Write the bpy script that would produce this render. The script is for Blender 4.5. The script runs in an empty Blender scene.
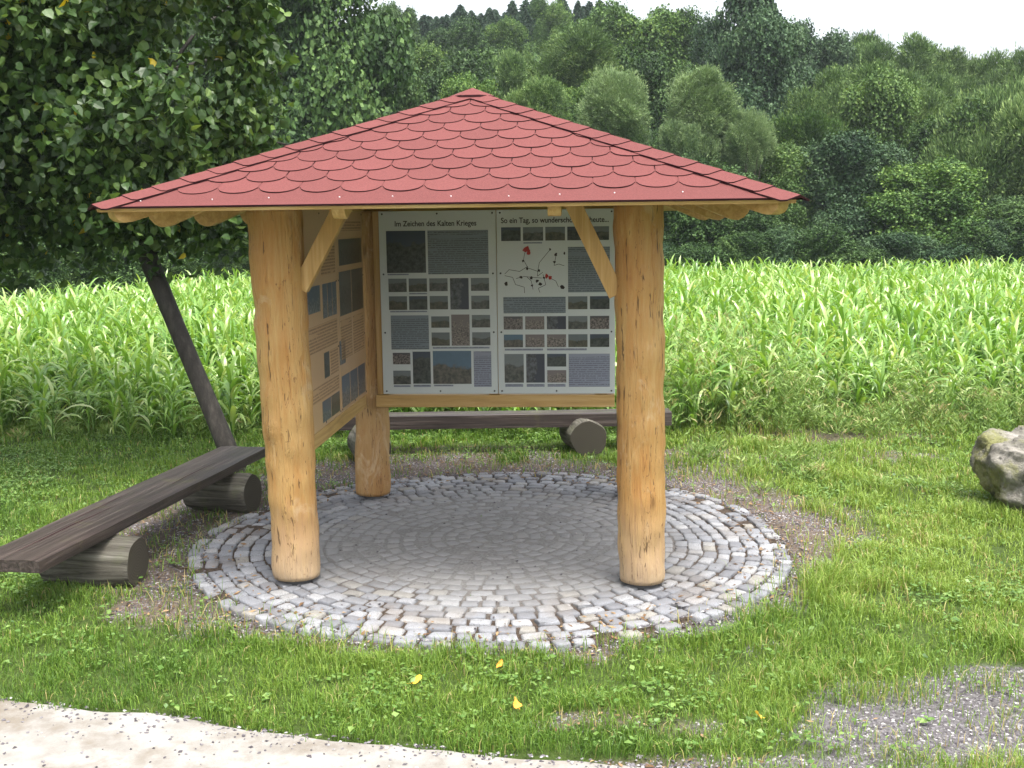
import bpy, math, random
import numpy as np
from mathutils import Vector, Matrix
random.seed(7)
RNG = np.random.default_rng(11)
R = math.radians
SC = bpy.context.scene
COL = SC.collection

# ------------------------------------------------------------------ camera
PITCH, ROLL, EYE = R(8.3), R(0.7), 1.92
FPX = 1110.0
_f = np.array([0, math.cos(PITCH), -math.sin(PITCH)])
_u0 = np.array([0, math.sin(PITCH), math.cos(PITCH)])
_r0 = np.array([1.0, 0, 0])
CU = _u0 * math.cos(ROLL) + _r0 * math.sin(ROLL)
CR = _r0 * math.cos(ROLL) - _u0 * math.sin(ROLL)
CF = _f
cd = bpy.data.cameras.new('camera')
cam = bpy.data.objects.new('camera', cd)
COL.objects.link(cam)
M3 = Matrix(((CR[0], CU[0], -CF[0]), (CR[1], CU[1], -CF[1]), (CR[2], CU[2], -CF[2])))
cam.matrix_world = Matrix.Translation((0, 0, EYE)) @ M3.to_4x4()
cd.sensor_width = 36.0
cd.lens = FPX / 1024 * 36.0
cd.clip_end = 2000
cd.clip_start = 0.05
SC.camera = cam

# ------------------------------------------------------------------ light
SUN_EL, SUN_AZ = R(69), R(150)      # azimuth measured clockwise from +Y (north)
w = bpy.data.worlds.new('World')
SC.world = w
w.use_nodes = True
nt = w.node_tree
nt.nodes.clear()
out = nt.nodes.new('ShaderNodeOutputWorld')
bg = nt.nodes.new('ShaderNodeBackground')
sky = nt.nodes.new('ShaderNodeTexSky')
sky.sky_type = 'NISHITA'
sky.sun_disc = False
sky.sun_elevation = SUN_EL
sky.sun_rotation = SUN_AZ
sky.air_density = 1.0
sky.dust_density = 6.0
sky.ozone_density = 1.0
hs = nt.nodes.new('ShaderNodeHueSaturation')
hs.inputs['Saturation'].default_value = 0.30
nt.links.new(sky.outputs[0], hs.inputs['Color'])
nt.links.new(hs.outputs[0], bg.inputs[0])
bg.inputs[1].default_value = 0.15
nt.links.new(bg.outputs[0], out.inputs[0])
sd = bpy.data.lights.new('sun', 'SUN')
sd.energy = 1.4
sd.angle = R(20)
sd.color = (1.0, 0.95, 0.86)
sun = bpy.data.objects.new('sun', sd)
COL.objects.link(sun)
sdir = Vector((math.sin(SUN_AZ) * math.cos(SUN_EL), math.cos(SUN_AZ) * math.cos(SUN_EL), math.sin(SUN_EL)))
sun.rotation_euler = sdir.to_track_quat('Z', 'Y').to_euler()
vs = SC.view_settings
vs.view_transform = 'Standard'
vs.look = 'None'
vs.exposure = 1.62
vs.gamma = 1
vs.use_curve_mapping = False
SC.render.engine = 'CYCLES'
cy = SC.cycles
cy.max_bounces = 6
cy.diffuse_bounces = 3
cy.transmission_bounces = 4
cy.glossy_bounces = 2
cy.use_denoising = True
try:
    cy.denoiser = 'OPENIMAGEDENOISE'
    cy.denoising_prefilter = 'ACCURATE'
except Exception:
    pass

# ------------------------------------------------------------------ geometry of the view (used only to work out real positions)
def ray(px, py):
    return CF + CR * ((px - 512) / FPX) + CU * ((384 - py) / FPX)
def at(px, py, z=0.0):
    d = ray(px, py)
    t = (z - EYE) / d[2]
    return np.array([d[0] * t, d[1] * t, z])
def atY(px, py, Y):
    d = ray(px, py)
    t = Y / d[1]
    return np.array([d[0] * t, Y, EYE + d[2] * t])

# ------------------------------------------------------------------ numpy noise
_perm = RNG.random((256, 256))
def vnoise(x, y):
    x = np.asarray(x, float); y = np.asarray(y, float)
    xi = np.floor(x).astype(int); yi = np.floor(y).astype(int)
    fx = x - xi; fy = y - yi
    fx = fx * fx * (3 - 2 * fx); fy = fy * fy * (3 - 2 * fy)
    a = _perm[xi & 255, yi & 255]; b = _perm[(xi + 1) & 255, yi & 255]
    c = _perm[xi & 255, (yi + 1) & 255]; d = _perm[(xi + 1) & 255, (yi + 1) & 255]
    return (a * (1 - fx) + b * fx) * (1 - fy) + (c * (1 - fx) + d * fx) * fy
def fbm(x, y, o=4):
    s = 0; a = 0.5; t = 0
    for i in range(o):
        s = s + a * vnoise(x * 2 ** i + 17.3 * i, y * 2 ** i + 5.1 * i); t += a; a *= .5
    return s / t
def sstep(a, b, x):
    t = np.clip((x - a) / (b - a), 0, 1)
    return t * t * (3 - 2 * t)

# ------------------------------------------------------------------ mesh helpers
def tag(o, label=None, cat=None, group=None, kind=None):
    if label: o['label'] = label
    if cat: o['category'] = cat
    if group: o['group'] = group
    if kind: o['kind'] = kind
    return o
def link(name, me, parent=None):
    o = bpy.data.objects.new(name, me)
    COL.objects.link(o)
    if parent is not None: o.parent = parent
    return o
def empty(name, loc=(0, 0, 0), rz=0):
    o = bpy.data.objects.new(name, None)
    COL.objects.link(o)
    o.location = loc
    o.rotation_euler = (0, 0, rz)
    o.empty_display_size = .1
    return o
def fast(name, V, F, mats=(), tint=None, midx=None, smooth=False, uv=None):
    V = np.ascontiguousarray(V, dtype=np.float32); F = np.ascontiguousarray(F, dtype=np.int32)
    n = F.shape[1]
    me = bpy.data.meshes.new(name)
    me.vertices.add(len(V)); me.vertices.foreach_set('co', V.ravel())
    me.loops.add(F.size); me.loops.foreach_set('vertex_index', F.ravel())
    me.polygons.add(len(F))
    me.polygons.foreach_set('loop_start', np.arange(0, F.size, n, dtype=np.int32))
    me.polygons.foreach_set('loop_total', np.full(len(F), n, dtype=np.int32))
    if midx is not None: me.polygons.foreach_set('material_index', np.asarray(midx, dtype=np.int32))
    me.polygons.foreach_set('use_smooth', np.full(len(F), bool(smooth)))
    for m in mats: me.materials.append(m)
    me.update(calc_edges=True)
    if tint is not None:
        a = me.attributes.new('tint', 'FLOAT', 'POINT')
        a.data.foreach_set('value', np.asarray(tint, dtype=np.float32))
    return me
class MB:
    """collects pieces of one part, then links them as one mesh"""
    def __init__(s): s.v = []; s.f = []; s.m = []; s.t = []
    def add(s, v, f, m=0, t=0.5):
        o = len(s.v)
        s.v += [tuple(map(float, p)) for p in v]
        s.f += [tuple(int(i) + o for i in q) for q in f]
        s.m += [m] * len(f)
        s.t += ([t] * len(v) if np.isscalar(t) else list(t))
        return s
    def box(s, lo, hi, m=0, mat=None, t=0.5):
        x0, y0, z0 = lo; x1, y1, z1 = hi
        v = [(x0, y0, z0), (x1, y0, z0), (x1, y1, z0), (x0, y1, z0), (x0, y0, z1), (x1, y0, z1), (x1, y1, z1), (x0, y1, z1)]
        if mat is not None: v = [tuple(mat @ Vector(p)) for p in v]
        return s.add(v, [(0, 3, 2, 1), (4, 5, 6, 7), (0, 1, 5, 4), (1, 2, 6, 5), (2, 3, 7, 6), (3, 0, 4, 7)], m, t)
    def mesh(s, name, mats, smooth=False):
        me = bpy.data.meshes.new(name)
        me.from_pydata(s.v, [], s.f)
        for mm in mats: me.materials.append(mm)
        me.polygons.foreach_set('material_index', s.m)
        me.polygons.foreach_set('use_smooth', [smooth] * len(s.f))
        a = me.attributes.new('tint', 'FLOAT', 'POINT')
        a.data.foreach_set('value', s.t)
        me.update()
        return me
    def build(s, name, mats, parent=None, smooth=False, bevel=0):
        o = link(name, s.mesh(name, mats if isinstance(mats, (list, tuple)) else [mats], smooth), parent)
        if bevel:
            b = o.modifiers.new('bevel', 'BEVEL'); b.width = bevel; b.segments = 2; b.limit_method = 'ANGLE'
        return o
def tube(pts, rad, n=12, cap=True, jit=0, prof=None):
    """tapered tube along points"""
    pts = [np.array(p, float) for p in pts]
    V = []; F = []
    prev = None
    for i, p in enumerate(pts):
        d = pts[min(i + 1, len(pts) - 1)] - pts[max(i - 1, 0)]
        d /= np.linalg.norm(d)
        a = np.array([1.0, 0, 0]) if abs(d[0]) < .9 else np.array([0, 1.0, 0])
        if prev is not None: a = prev
        x = a - d * a.dot(d); x /= np.linalg.norm(x); y = np.cross(d, x); prev = x
        for k in range(n):
            an = 2 * math.pi * k / n
            r = rad[i] * (1 + jit * (random.random() - .5))
            if prof: r *= prof(i, an)
            V.append(p + (x * math.cos(an) + y * math.sin(an)) * r)
    for i in range(len(pts) - 1):
        for k in range(n):
            k2 = (k + 1) % n
            F.append((i * n + k, i * n + k2, (i + 1) * n + k2, (i + 1) * n + k))
    if cap:
        F.append(tuple(range(n))[::-1]); F.append(tuple((len(pts) - 1) * n + k for k in range(n)))
    return V, F

# ------------------------------------------------------------------ materials
class Nodes:
    def __init__(s, name, rough=.8, spec=.3):
        s.m = bpy.data.materials.new(name); s.m.use_nodes = True
        s.t = s.m.node_tree; s.b = s.t.nodes['Principled BSDF']
        s.b.inputs['Roughness'].default_value = rough
        s.b.inputs['Specular IOR Level'].default_value = spec
        s.tc = s.t.nodes.new('ShaderNodeTexCoord')
    def n(s, typ, **kw):
        x = s.t.nodes.new(typ)
        for k, v in kw.items():
            if k in x.inputs: x.inputs[k].default_value = v
            else: setattr(x, k, v)
        return x
    def l(s, a, b): s.t.links.new(a, b)
    def map(s, scale=(1, 1, 1), src='Object', rot=(0, 0, 0), loc=(0, 0, 0)):
        x = s.n('ShaderNodeMapping'); x.inputs['Scale'].default_value = scale
        x.inputs['Rotation'].default_value = rot; x.inputs['Location'].default_value = loc
        s.l(s.tc.outputs[src], x.inputs[0]); return x.outputs[0]
    def noise(s, scale=5, detail=4, rough=.6, vec=None, dist=0):
        x = s.n('ShaderNodeTexNoise', Scale=scale, Detail=detail, Roughness=rough, Distortion=dist)
        s.l(vec if vec is not None else s.tc.outputs['Object'], x.inputs['Vector']); return x.outputs['Fac']
    def ramp(s, fac, stops, interp='LINEAR'):
        x = s.n('ShaderNodeValToRGB'); e = x.color_ramp.elements; x.color_ramp.interpolation = interp
        while len(e) < len(stops): e.new(.5)
        for i, (p, c) in enumerate(stops):
            e[i].position = p; e[i].color = tuple(c) + (1,) if len(c) == 3 else c
        s.l(fac, x.inputs[0]); return x.outputs[0]
    def mix(s, fac, a, b, mode='MIX'):
        x = s.n('ShaderNodeMix', data_type='RGBA', blend_type=mode)
        for sock, v in ((x.inputs[0], fac), (x.inputs[6], a), (x.inputs[7], b)):
            if hasattr(v, 'links'): s.l(v, sock)
            elif np.isscalar(v): sock.default_value = v
            else: sock.default_value = tuple(v) + (1,)
        return x.outputs[2]
    def math(s, op, a, b=0.0, c=None):
        x = s.n('ShaderNodeMath', operation=op)
        for i, v in enumerate((a, b) if c is None else (a, b, c)):
            if hasattr(v, 'links'): s.l(v, x.inputs[i])
            else: x.inputs[i].default_value = v
        return x.outputs[0]
    def attr(s, name='tint'):
        x = s.n('ShaderNodeAttribute', attribute_name=name); return x.outputs['Fac']
    def rand(s): return s.n('ShaderNodeObjectInfo').outputs['Random']
    def color(s, c):
        if hasattr(c, 'links'): s.l(c, s.b.inputs['Base Color'])
        else: s.b.inputs['Base Color'].default_value = tuple(c) + (1,)
    def bump(s, h, strength=.4, dist=.01):
        x = s.n('ShaderNodeBump', Strength=strength, Distance=dist)
        s.l(h, x.inputs['Height']); s.l(x.outputs[0], s.b.inputs['Normal']); return x
def plain(name, c, rough=.7, spec=.3, var=.12, scale=30, metal=0):
    s = Nodes(name, rough, spec)
    f = s.noise(scale)
    s.color(s.mix(f, tuple(x * (1 - var) for x in c), tuple(min(1, x * (1 + var)) for x in c)))
    s.b.inputs['Metallic'].default_value = metal
    return s.m
def leafmat(name, cols, trans=.35, rough=.5, spec=.4, objvar=.25, tcol=None):
    """cols: colour ramp over the per-leaf tint"""
    s = Nodes(name, rough, spec)
    c = s.ramp(s.attr(), cols)
    if objvar:
        v = s.math('MULTIPLY_ADD', s.rand(), objvar, 1 - objvar / 2)
        hsv = s.n('ShaderNodeHueSaturation'); s.l(v, hsv.inputs['Value']); s.l(c, hsv.inputs['Color'])
        c = hsv.outputs[0]
    s.color(c)
    tr = s.n('ShaderNodeBsdfTranslucent')
    tc = s.mix(1.0, c, tcol or (1.0, 1.0, .45), 'MULTIPLY')
    s.l(tc, tr.inputs[0])
    mx = s.n('ShaderNodeMixShader'); mx.inputs[0].default_value = trans
    s.l(s.b.outputs[0], mx.inputs[1]); s.l(tr.outputs[0], mx.inputs[2])
    s.l(mx.outputs[0], s.t.nodes['Material Output'].inputs[0])
    return s.m

def wood_mat(name, c0, c1, c2, zpale=None, crack=True, rough=.55):
    """peeled pine: streaks along local Z"""
    s = Nodes(name, rough, .35)
    st = s.noise(3.0, 6, .65, s.map((7, 7, .7)), 1.2)
    fine = s.noise(9, 4, .6, s.map((14, 14, .9)))
    big = s.noise(1.6, 3, .5, s.map((1, 1, .8)), .6)
    f = s.math('MULTIPLY_ADD', st, .6, s.math('MULTIPLY', big, .4))
    c = s.ramp(f, [(.30, c2), (.45, c0), (.62, c1), (.8, tuple(min(1, x * 1.25) for x in c1))])
    c = s.mix(s.math('MULTIPLY', fine, .28), c, tuple(x * .62 for x in c0), 'MIX')
    if zpale is not None:
        sep = s.n('ShaderNodeSeparateXYZ'); s.l(s.tc.outputs['Object'], sep.inputs[0])
        z = s.math('ADD', sep.outputs[2], s.math('MULTIPLY', st, .5))
        pz = s.ramp(z, [(.25, (1, 1, 1)), (.75, (0, 0, 0))])
        pz = s.math('MULTIPLY', pz, .75)
        c = s.mix(pz, c, zpale)
    if crack:
        cr = s.noise(6, 3, .5, s.map((10, 10, 1.1), loc=(3, 1, 7)), .4)
        crm = s.ramp(cr, [(.315, (1, 1, 1)), (.345, (0, 0, 0))])
        c = s.mix(s.math('MULTIPLY', crm, .75), c, (.05, .022, .008))
        lc = s.noise(3.2, 4, .6, s.map((5, 5, .22), loc=(1, 6, 2)), .5)
        lcm = s.math('LESS_THAN', s.math('ABSOLUTE', s.math('SUBTRACT', lc, .5)), .0035)
        c = s.mix(s.math('MULTIPLY', lcm, .6), c, (.10, .04, .015))
        sp = s.noise(26, 3, .6, s.map((1.4, 1.4, .8), loc=(5, 2, 1)), .3)
        c = s.mix(s.math('MULTIPLY', s.ramp(sp, [(.25, (1, 1, 1)), (.31, (0, 0, 0))]), .7), c, (.16, .06, .02))
        pale = s.noise(4.5, 5, .7, s.map((1.6, 1.6, .7), loc=(8, 2, 3)), .8)
        c = s.mix(s.math('MULTIPLY', s.ramp(pale, [(.55, (0, 0, 0)), (.66, (1, 1, 1))]), .55), c, (.58, .43, .26))
        vor = s.n('ShaderNodeTexVoronoi', Scale=7.0); s.l(s.map((1, 1, .35), loc=(.3, .1, .2)), vor.inputs['Vector'])
        kn = s.ramp(vor.outputs['Distance'], [(.07, (1, 1, 1)), (.16, (0, 0, 0))])
        c = s.mix(s.math('MULTIPLY', kn, .6), c, (.10, .035, .01))
    s.color(c)
    h = s.math('ADD', st, s.math('MULTIPLY', fine, .6))
    s.bump(h, .9, .014)
    return s.m

M_post = wood_mat('peeled_pine', (.47, .235, .070), (.54, .34, .13), (.30, .12, .032), zpale=(.46, .37, .265))
M_post_plain = wood_mat('peeled_pine_back', (.40, .22, .08), (.47, .30, .13), (.28, .13, .04), zpale=None)
def beam_mat(name, axis, c0=(.46, .30, .115), c1=(.55, .39, .18)):
    s = Nodes(name, .55, .3)
    sc = [22, 22, 22]; sc[axis] = 1.2
    st = s.noise(1.5, 5, .6, s.map(tuple(sc)), .8)
    big = s.noise(3, 3)
    c = s.ramp(st, [(.3, tuple(x * .7 for x in c0)), (.5, c0), (.7, c1)])
    c = s.mix(s.math('MULTIPLY', big, .3), c, (.55, .30, .09))
    s.color(c); s.bump(st, .3, .004)
    return s.m
M_bx = beam_mat('sawn_timber_x', 0)
M_by = beam_mat('sawn_timber_y', 1)
M_bz = beam_mat('sawn_timber_z', 2, (.45, .28, .10), (.54, .37, .17))
M_old = None
def old_mat():
    s = Nodes('weathered_plank', .42, .5)
    st = s.noise(1.5, 6, .65, s.map((1.0, 30, 30)), .7)
    big = s.noise(3.5, 4)
    c = s.ramp(st, [(.3, (.011, .008, .007)), (.5, (.045, .033, .029)), (.72, (.115, .090, .080))])
    mo = s.ramp(s.noise(5, 5, .7), [(.58, (0, 0, 0)), (.72, (1, 1, 1))])
    c = s.mix(s.math('MULTIPLY', mo, .45), c, (.13, .125, .045))
    c = s.mix(s.math('MULTIPLY', big, .35), c, (.03, .023, .022))
    s.color(c); s.bump(st, .7, .006)
    return s.m
M_old = old_mat()
def log_mat():
    s = Nodes('grey_log', .85, .2)
    st = s.noise(1.5, 6, .7, s.map((1.2, 16, 16)), 1.0)
    big = s.noise(4, 4)
    c = s.ramp(st, [(.3, (.025, .022, .018)), (.5, (.10, .092, .075)), (.72, (.21, .20, .17))])
    c = s.mix(s.math('MULTIPLY', s.ramp(big, [(.5, (0, 0, 0)), (.7, (1, 1, 1))]), .5), c, (.10, .12, .04))
    s.color(c); s.bump(st, .8, .01)
    return s.m
M_log = log_mat()
def endgrain():
    s = Nodes('log_end', .9, .15)
    sep = s.n('ShaderNodeSeparateXYZ'); s.l(s.tc.outputs['Object'], sep.inputs[0])
    r = s.math('POWER', s.math('ADD', s.math('POWER', sep.outputs[1], 2), s.math('POWER', sep.outputs[2], 2)), .5)
    wv = s.math('SINE', s.math('MULTIPLY', s.math('ADD', r, s.math('MULTIPLY', s.noise(9, 3), .03)), 420))
    n = s.noise(14, 5)
    c = s.mix(s.math('MULTIPLY_ADD', wv, .25, .4), (.035, .03, .025), (.085, .075, .062))
    c = s.mix(n, c, (.06, .055, .04))
    s.color(c); return s.m
M_end = endgrain()
def roof_mat():
    s = Nodes('red_bitumen_granules', .92, .2)
    g = s.noise(120, 4, .85)
    b = s.noise(2.2, 6, .7)
    c = s.mix(g, (.030, .009, .009), (.235, .074, .070))
    c = s.mix(s.math('MULTIPLY', b, .5), c, (.125, .045, .042))
    t = s.attr()
    hsv = s.n('ShaderNodeHueSaturation'); s.l(s.math('MULTIPLY_ADD', t, .22, .87), hsv.inputs['Value']); s.l(c, hsv.inputs['Color'])
    s.color(hsv.outputs[0]); s.bump(g, .5, .003)
    return s.m
M_roof = roof_mat()
M_bit = plain('black_bitumen_edge', (.035, .012, .014), .9, .1)
M_steel = plain('dark_steel', (.06, .06, .062), .5, .5)
M_nail = plain('nail_head', (.75, .72, .72), .35, .5)

# ------------------------------------------------------------------ terrain functions
PC = 0.5 * (at(183, 570) + at(790, 552)); PC[1] = 0.5 * (at(480, 646)[1] + at(490, 477)[1])
PRAD = 0.25 * (at(790, 552)[0] - at(183, 570)[0]) + 0.25 * (at(490, 477)[1] - at(480, 646)[1])
def hill(x, y):
    y = np.asarray(y, float); x = np.asarray(x, float)
    t = np.clip(y - 33, 0, 400)
    h = .29 * np.minimum(t, 50) + .02 * np.clip(t - 50, 0, 400)
    h = h * (1 - .30 * sstep(4, 26, x) * sstep(33, 50, y))
    h = h * (1 + .12 * (fbm(x * .03 + 9, y * .03) - .5) * sstep(35, 60, y))
    return h
def poly_in(pts, x, y):
    x = np.asarray(x); y = np.asarray(y); ins = np.zeros(x.shape, bool); n = len(pts)
    for i in range(n):
        x0, y0 = pts[i][:2]; x1, y1 = pts[(i + 1) % n][:2]
        c = ((y0 > y) != (y1 > y)) & (x < (x1 - x0) * (y - y0) / (y1 - y0 + 1e-12) + x0)
        ins ^= c
    return ins
BARE_SPOTS = [  # (px,py, radius x, radius y in metres, strength)
    (772, 648, .17, .12, 1.0), (600, 722, .20, .10, .75), (680, 728, .16, .08, .6), (560, 725, .12, .07, .6),
    (950, 735, .60, .26, .97), (1010, 700, .50, .24, .94), (860, 735, .25, .12, .8), (1060, 740, .6, .3, .95), (800, 770, .9, .10, .9),
    (720, 470, .30, .22, .8), (840, 456, .9, .30, .78), (780, 436, .8, .35, .70), (900, 440, .7, .25, .6), (690, 455, .4, .4, .8), (450, 455, .9, .35, .75), (930, 690, .5, .1, .6),
    (1020, 670, .3, .06, .6), (150, 610, .25, .25, 1.0), (130, 540, .12, .3, .7), (250, 500, .2, .5, .9), (660, 650, .15, .05, .6),
]
_bs = [(at(a, b), c, d, e) for a, b, c, d, e in BARE_SPOTS]
def bare(x, y):
    """1 = earth or gravel shows, 0 = full grass"""
    dx = x - PC[0]; dy = y - PC[1]
    r = np.hypot(dx, dy); an = np.arctan2(dy, dx)
    n = fbm(x * 3.1, y * 3.1, 4) - .5
    ring = .17 + .42 * sstep(-.35, .25, np.sin(an)) + .46 * (np.cos(an) < 0) * sstep(-.95, -.3, np.sin(an)) + .10 * sstep(.6, 1, np.cos(an))
    b = 1 - sstep(ring * .55, ring * 1.35, r - PRAD + n * .42)
    for p, rx, ry, st in _bs:
        q = ((x - p[0]) / rx) ** 2 + ((y - p[1]) / ry) ** 2
        b = np.maximum(b, st * (1 - sstep(.25, 1.6, q + n * 3.6)))
    return np.clip(b, 0, 1)

PATH_EDGE = [(-260, 668), (-120, 682), (0, 699), (60, 706), (110, 712), (150, 713), (200, 721), (250, 731), (300, 736), (350, 741), (400, 746), (450, 750), (520, 757), (580, 762), (640, 768), (720, 778), (900, 800)]
_pe = np.array([at(*p)[:2] for p in PATH_EDGE])
def on_path(x, y):
    ye = np.interp(x, _pe[:, 0], _pe[:, 1])
    return ye - y          # >0 : on the path

# ------------------------------------------------------------------ ground sheet
def axis(knots):
    out_ = []
    for (a, b, st) in knots: out_ += list(np.arange(a, b, st))
    return np.array(out_ + [knots[-1][1]])
gx = axis([(-400, -60, 20), (-60, -12, 2), (-12, -8, .5), (-8, 8, .06), (8, 12, .5), (12, 60, 2), (60, 400, 20)])
gy = axis([(-60, 0, 4), (0, 2.4, .4), (2.4, 11, .06), (11, 20, .5), (20, 60, 1.5), (60, 160, 4), (160, 900, 40)])
GX, GY = np.meshgrid(gx, gy)
GZ = hill(GX, GY)
near = (np.abs(GX) < 8) & (GY < 11) & (GY > 2.4)
bm_ = bare(GX, GY)
GZ = GZ + near * ((fbm(GX * 2.2, GY * 2.2) - .5) * .05 * (1 - .6 * bm_) * sstep(PRAD * .98, PRAD + .5, np.hypot(GX - PC[0], GY - PC[1])))
GZ = GZ - .012 * near * (np.hypot(GX - PC[0], GY - PC[1]) < PRAD + .1)
GZ = np.where(near & (on_path(GX, GY) > -.05), -.01, GZ)
def fn_ground():
    s = Nodes('ground_earth', .95, .15)
    b = s.attr('bare')
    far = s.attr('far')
    n1 = s.noise(40, 5, .7); n2 = s.noise(2.3, 4); n3 = s.noise(190, 2, .7)
    soil = s.ramp(n1, [(.3, (.035, .025, .018)), (.5, (.10, .075, .055)), (.7, (.21, .175, .145))])
    soil = s.mix(s.math('MULTIPLY', n3, .5), soil, (.15, .125, .115))
    gz_ = s.attr('grav')
    grey = s.ramp(n1, [(.3, (.07, .062, .064)), (.5, (.105, .098, .102)), (.7, (.18, .172, .18))])
    soil = s.mix(gz_, soil, grey)
    turf = s.ramp(n1, [(.3, (.018, .028, .008)), (.6, (.055, .085, .018)), (.75, (.13, .12, .04))])
    turf = s.mix(s.math('MULTIPLY', n2, .4), turf, (.06, .10, .02))
    c = s.mix(b, turf, soil)
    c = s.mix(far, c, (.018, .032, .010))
    s.color(c); s.bump(n1, .7, .02)
    return s.m
ny_, nx_ = GX.shape
idx = np.arange(nx_ * ny_).reshape(ny_, nx_)
GF = np.stack([idx[:-1, :-1], idx[:-1, 1:], idx[1:, 1:], idx[1:, :-1]], -1).reshape(-1, 4)
gme = fast('ground', np.stack([GX, GY, GZ], -1).reshape(-1, 3), GF, [fn_ground()], smooth=True)
GRAV = lambda x, y: sstep(.5, 1.0, x) * sstep(5.6, 5.2, y)
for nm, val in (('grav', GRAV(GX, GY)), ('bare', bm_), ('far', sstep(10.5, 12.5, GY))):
    a = gme.attributes.new(nm, 'FLOAT', 'POINT'); a.data.foreach_set('value', np.asarray(val, np.float32).ravel())
tag(link('ground', gme), 'uneven grassy earth ground with bare soil patches', None, None, 'structure')

def ground_z(x, y):
    z = hill(x, y) + (fbm(x * 2.2, y * 2.2) - .5) * .05 * (1 - .6 * bare(x, y)) * sstep(PRAD * .98, PRAD + .5, np.hypot(x - PC[0], y - PC[1]))
    return np.where(y < 11, z, hill(x, y))

# ------------------------------------------------------------------ pale path in the foreground
def path_mat():
    s = Nodes('pale_concrete', .9, .2)
    n = s.noise(6, 6, .65); g = s.noise(110, 4, .8); b = s.noise(2.0, 6, .7)
    c = s.ramp(n, [(.3, (.19, .175, .155)), (.5, (.255, .245, .228)), (.7, (.32, .31, .295))])
    c = s.mix(s.math('MULTIPLY', s.ramp(b, [(.50, (0, 0, 0)), (.62, (1, 1, 1))]), .75), c, (.155, .13, .10))
    sp = s.ramp(g, [(.32, (1, 1, 1)), (.42, (0, 0, 0))])
    c = s.mix(s.math('MULTIPLY', sp, .6), c, (.22, .18, .14))
    s.color(c); s.bump(s.math('ADD', n, s.math('MULTIPLY', g, .4)), .4, .012)
    return s.m
px_ = np.linspace(_pe[0, 0], _pe[-1, 0], 260)
pe_y = np.interp(px_, _pe[:, 0], _pe[:, 1]) + (fbm(px_ * 6, px_ * 0 + 3) - .5) * .05
rows = []
for k, dy in enumerate([0, .03, .3, .8, 1.4, 2.2, 3.5, 6]):
    z = (-.02 if k == 0 else .012) + 0 * px_
    rows.append(np.stack([px_, (pe_y - dy), z], -1))
PV = np.stack(rows); nk, nn = PV.shape[:2]
idx = np.arange(nk * nn).reshape(nk, nn)
PF = np.stack([idx[:-1, :-1], idx[1:, :-1], idx[1:, 1:], idx[:-1, 1:]], -1).reshape(-1, 4)
tag(link('path', fast('path', PV.reshape(-1, 3), PF, [path_mat()])), 'pale sandy concrete path crossing the lower left corner', None, None, 'structure')

# ------------------------------------------------------------------ cobbled circle
def cobble_mat():
    s = Nodes('granite_setts', .8, .3)
    n = s.noise(18, 5, .65); g = s.noise(150, 3, .7)
    t = s.attr()
    c = s.ramp(t, [(0, (.15, .16, .185)), (.3, (.22, .235, .265)), (.6, (.29, .305, .335)), (.85, (.38, .39, .41)), (1, (.29, .28, .25))])
    c = s.mix(s.math('MULTIPLY', n, .5), c, (.19, .185, .185))
    c = s.mix(s.math('MULTIPLY', s.ramp(g, [(.4, (1, 1, 1)), (.55, (0, 0, 0))]), .5), c, (.13, .125, .125))
    dirt = s.ramp(s.noise(2.6, 5, .65), [(.50, (0, 0, 0)), (.66, (1, 1, 1))])
    c = s.mix(s.math('MULTIPLY', dirt, .45), c, (.15, .12, .09))
    # sandy dust trodden over the middle, its colour also holding painted roof shade
    geo = s.n('ShaderNodeNewGeometry'); vm = s.n('ShaderNodeVectorMath', operation='DISTANCE'); s.l(geo.outputs['Position'], vm.inputs[0])
    vm.inputs[1].default_value = (PC[0], PC[1], 0)
    r = s.math('ADD', vm.outputs['Value'], s.math('MULTIPLY', s.noise(2.2, 4), .9))
    d = s.ramp(s.math('MULTIPLY', r, .5), [(.68, (1, 1, 1)), (.92, (0, 0, 0))])
    c = s.mix(s.math('MULTIPLY', d, s.math('MULTIPLY_ADD', n, .5, .60)), c, (.23, .228, .225))
    s.color(c); s.bump(s.math('ADD', n, s.math('MULTIPLY', g, .5)), .6, .01)
    return s.m
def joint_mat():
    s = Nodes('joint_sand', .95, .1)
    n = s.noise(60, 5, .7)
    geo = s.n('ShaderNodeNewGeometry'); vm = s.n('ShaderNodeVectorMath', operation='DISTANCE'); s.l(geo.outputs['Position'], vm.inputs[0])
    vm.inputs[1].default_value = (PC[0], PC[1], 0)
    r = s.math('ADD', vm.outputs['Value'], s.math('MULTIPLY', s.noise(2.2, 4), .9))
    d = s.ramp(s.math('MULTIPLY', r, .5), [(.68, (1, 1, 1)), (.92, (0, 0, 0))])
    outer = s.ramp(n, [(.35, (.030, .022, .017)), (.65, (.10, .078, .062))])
    inner = s.ramp(n, [(.35, (.15, .146, .142)), (.65, (.25, .245, .24))])  # middle sand matched to the dust colour with its painted roof shade
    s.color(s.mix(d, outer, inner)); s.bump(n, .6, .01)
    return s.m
mb = MB()
rk = .05; ring = 0
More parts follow.
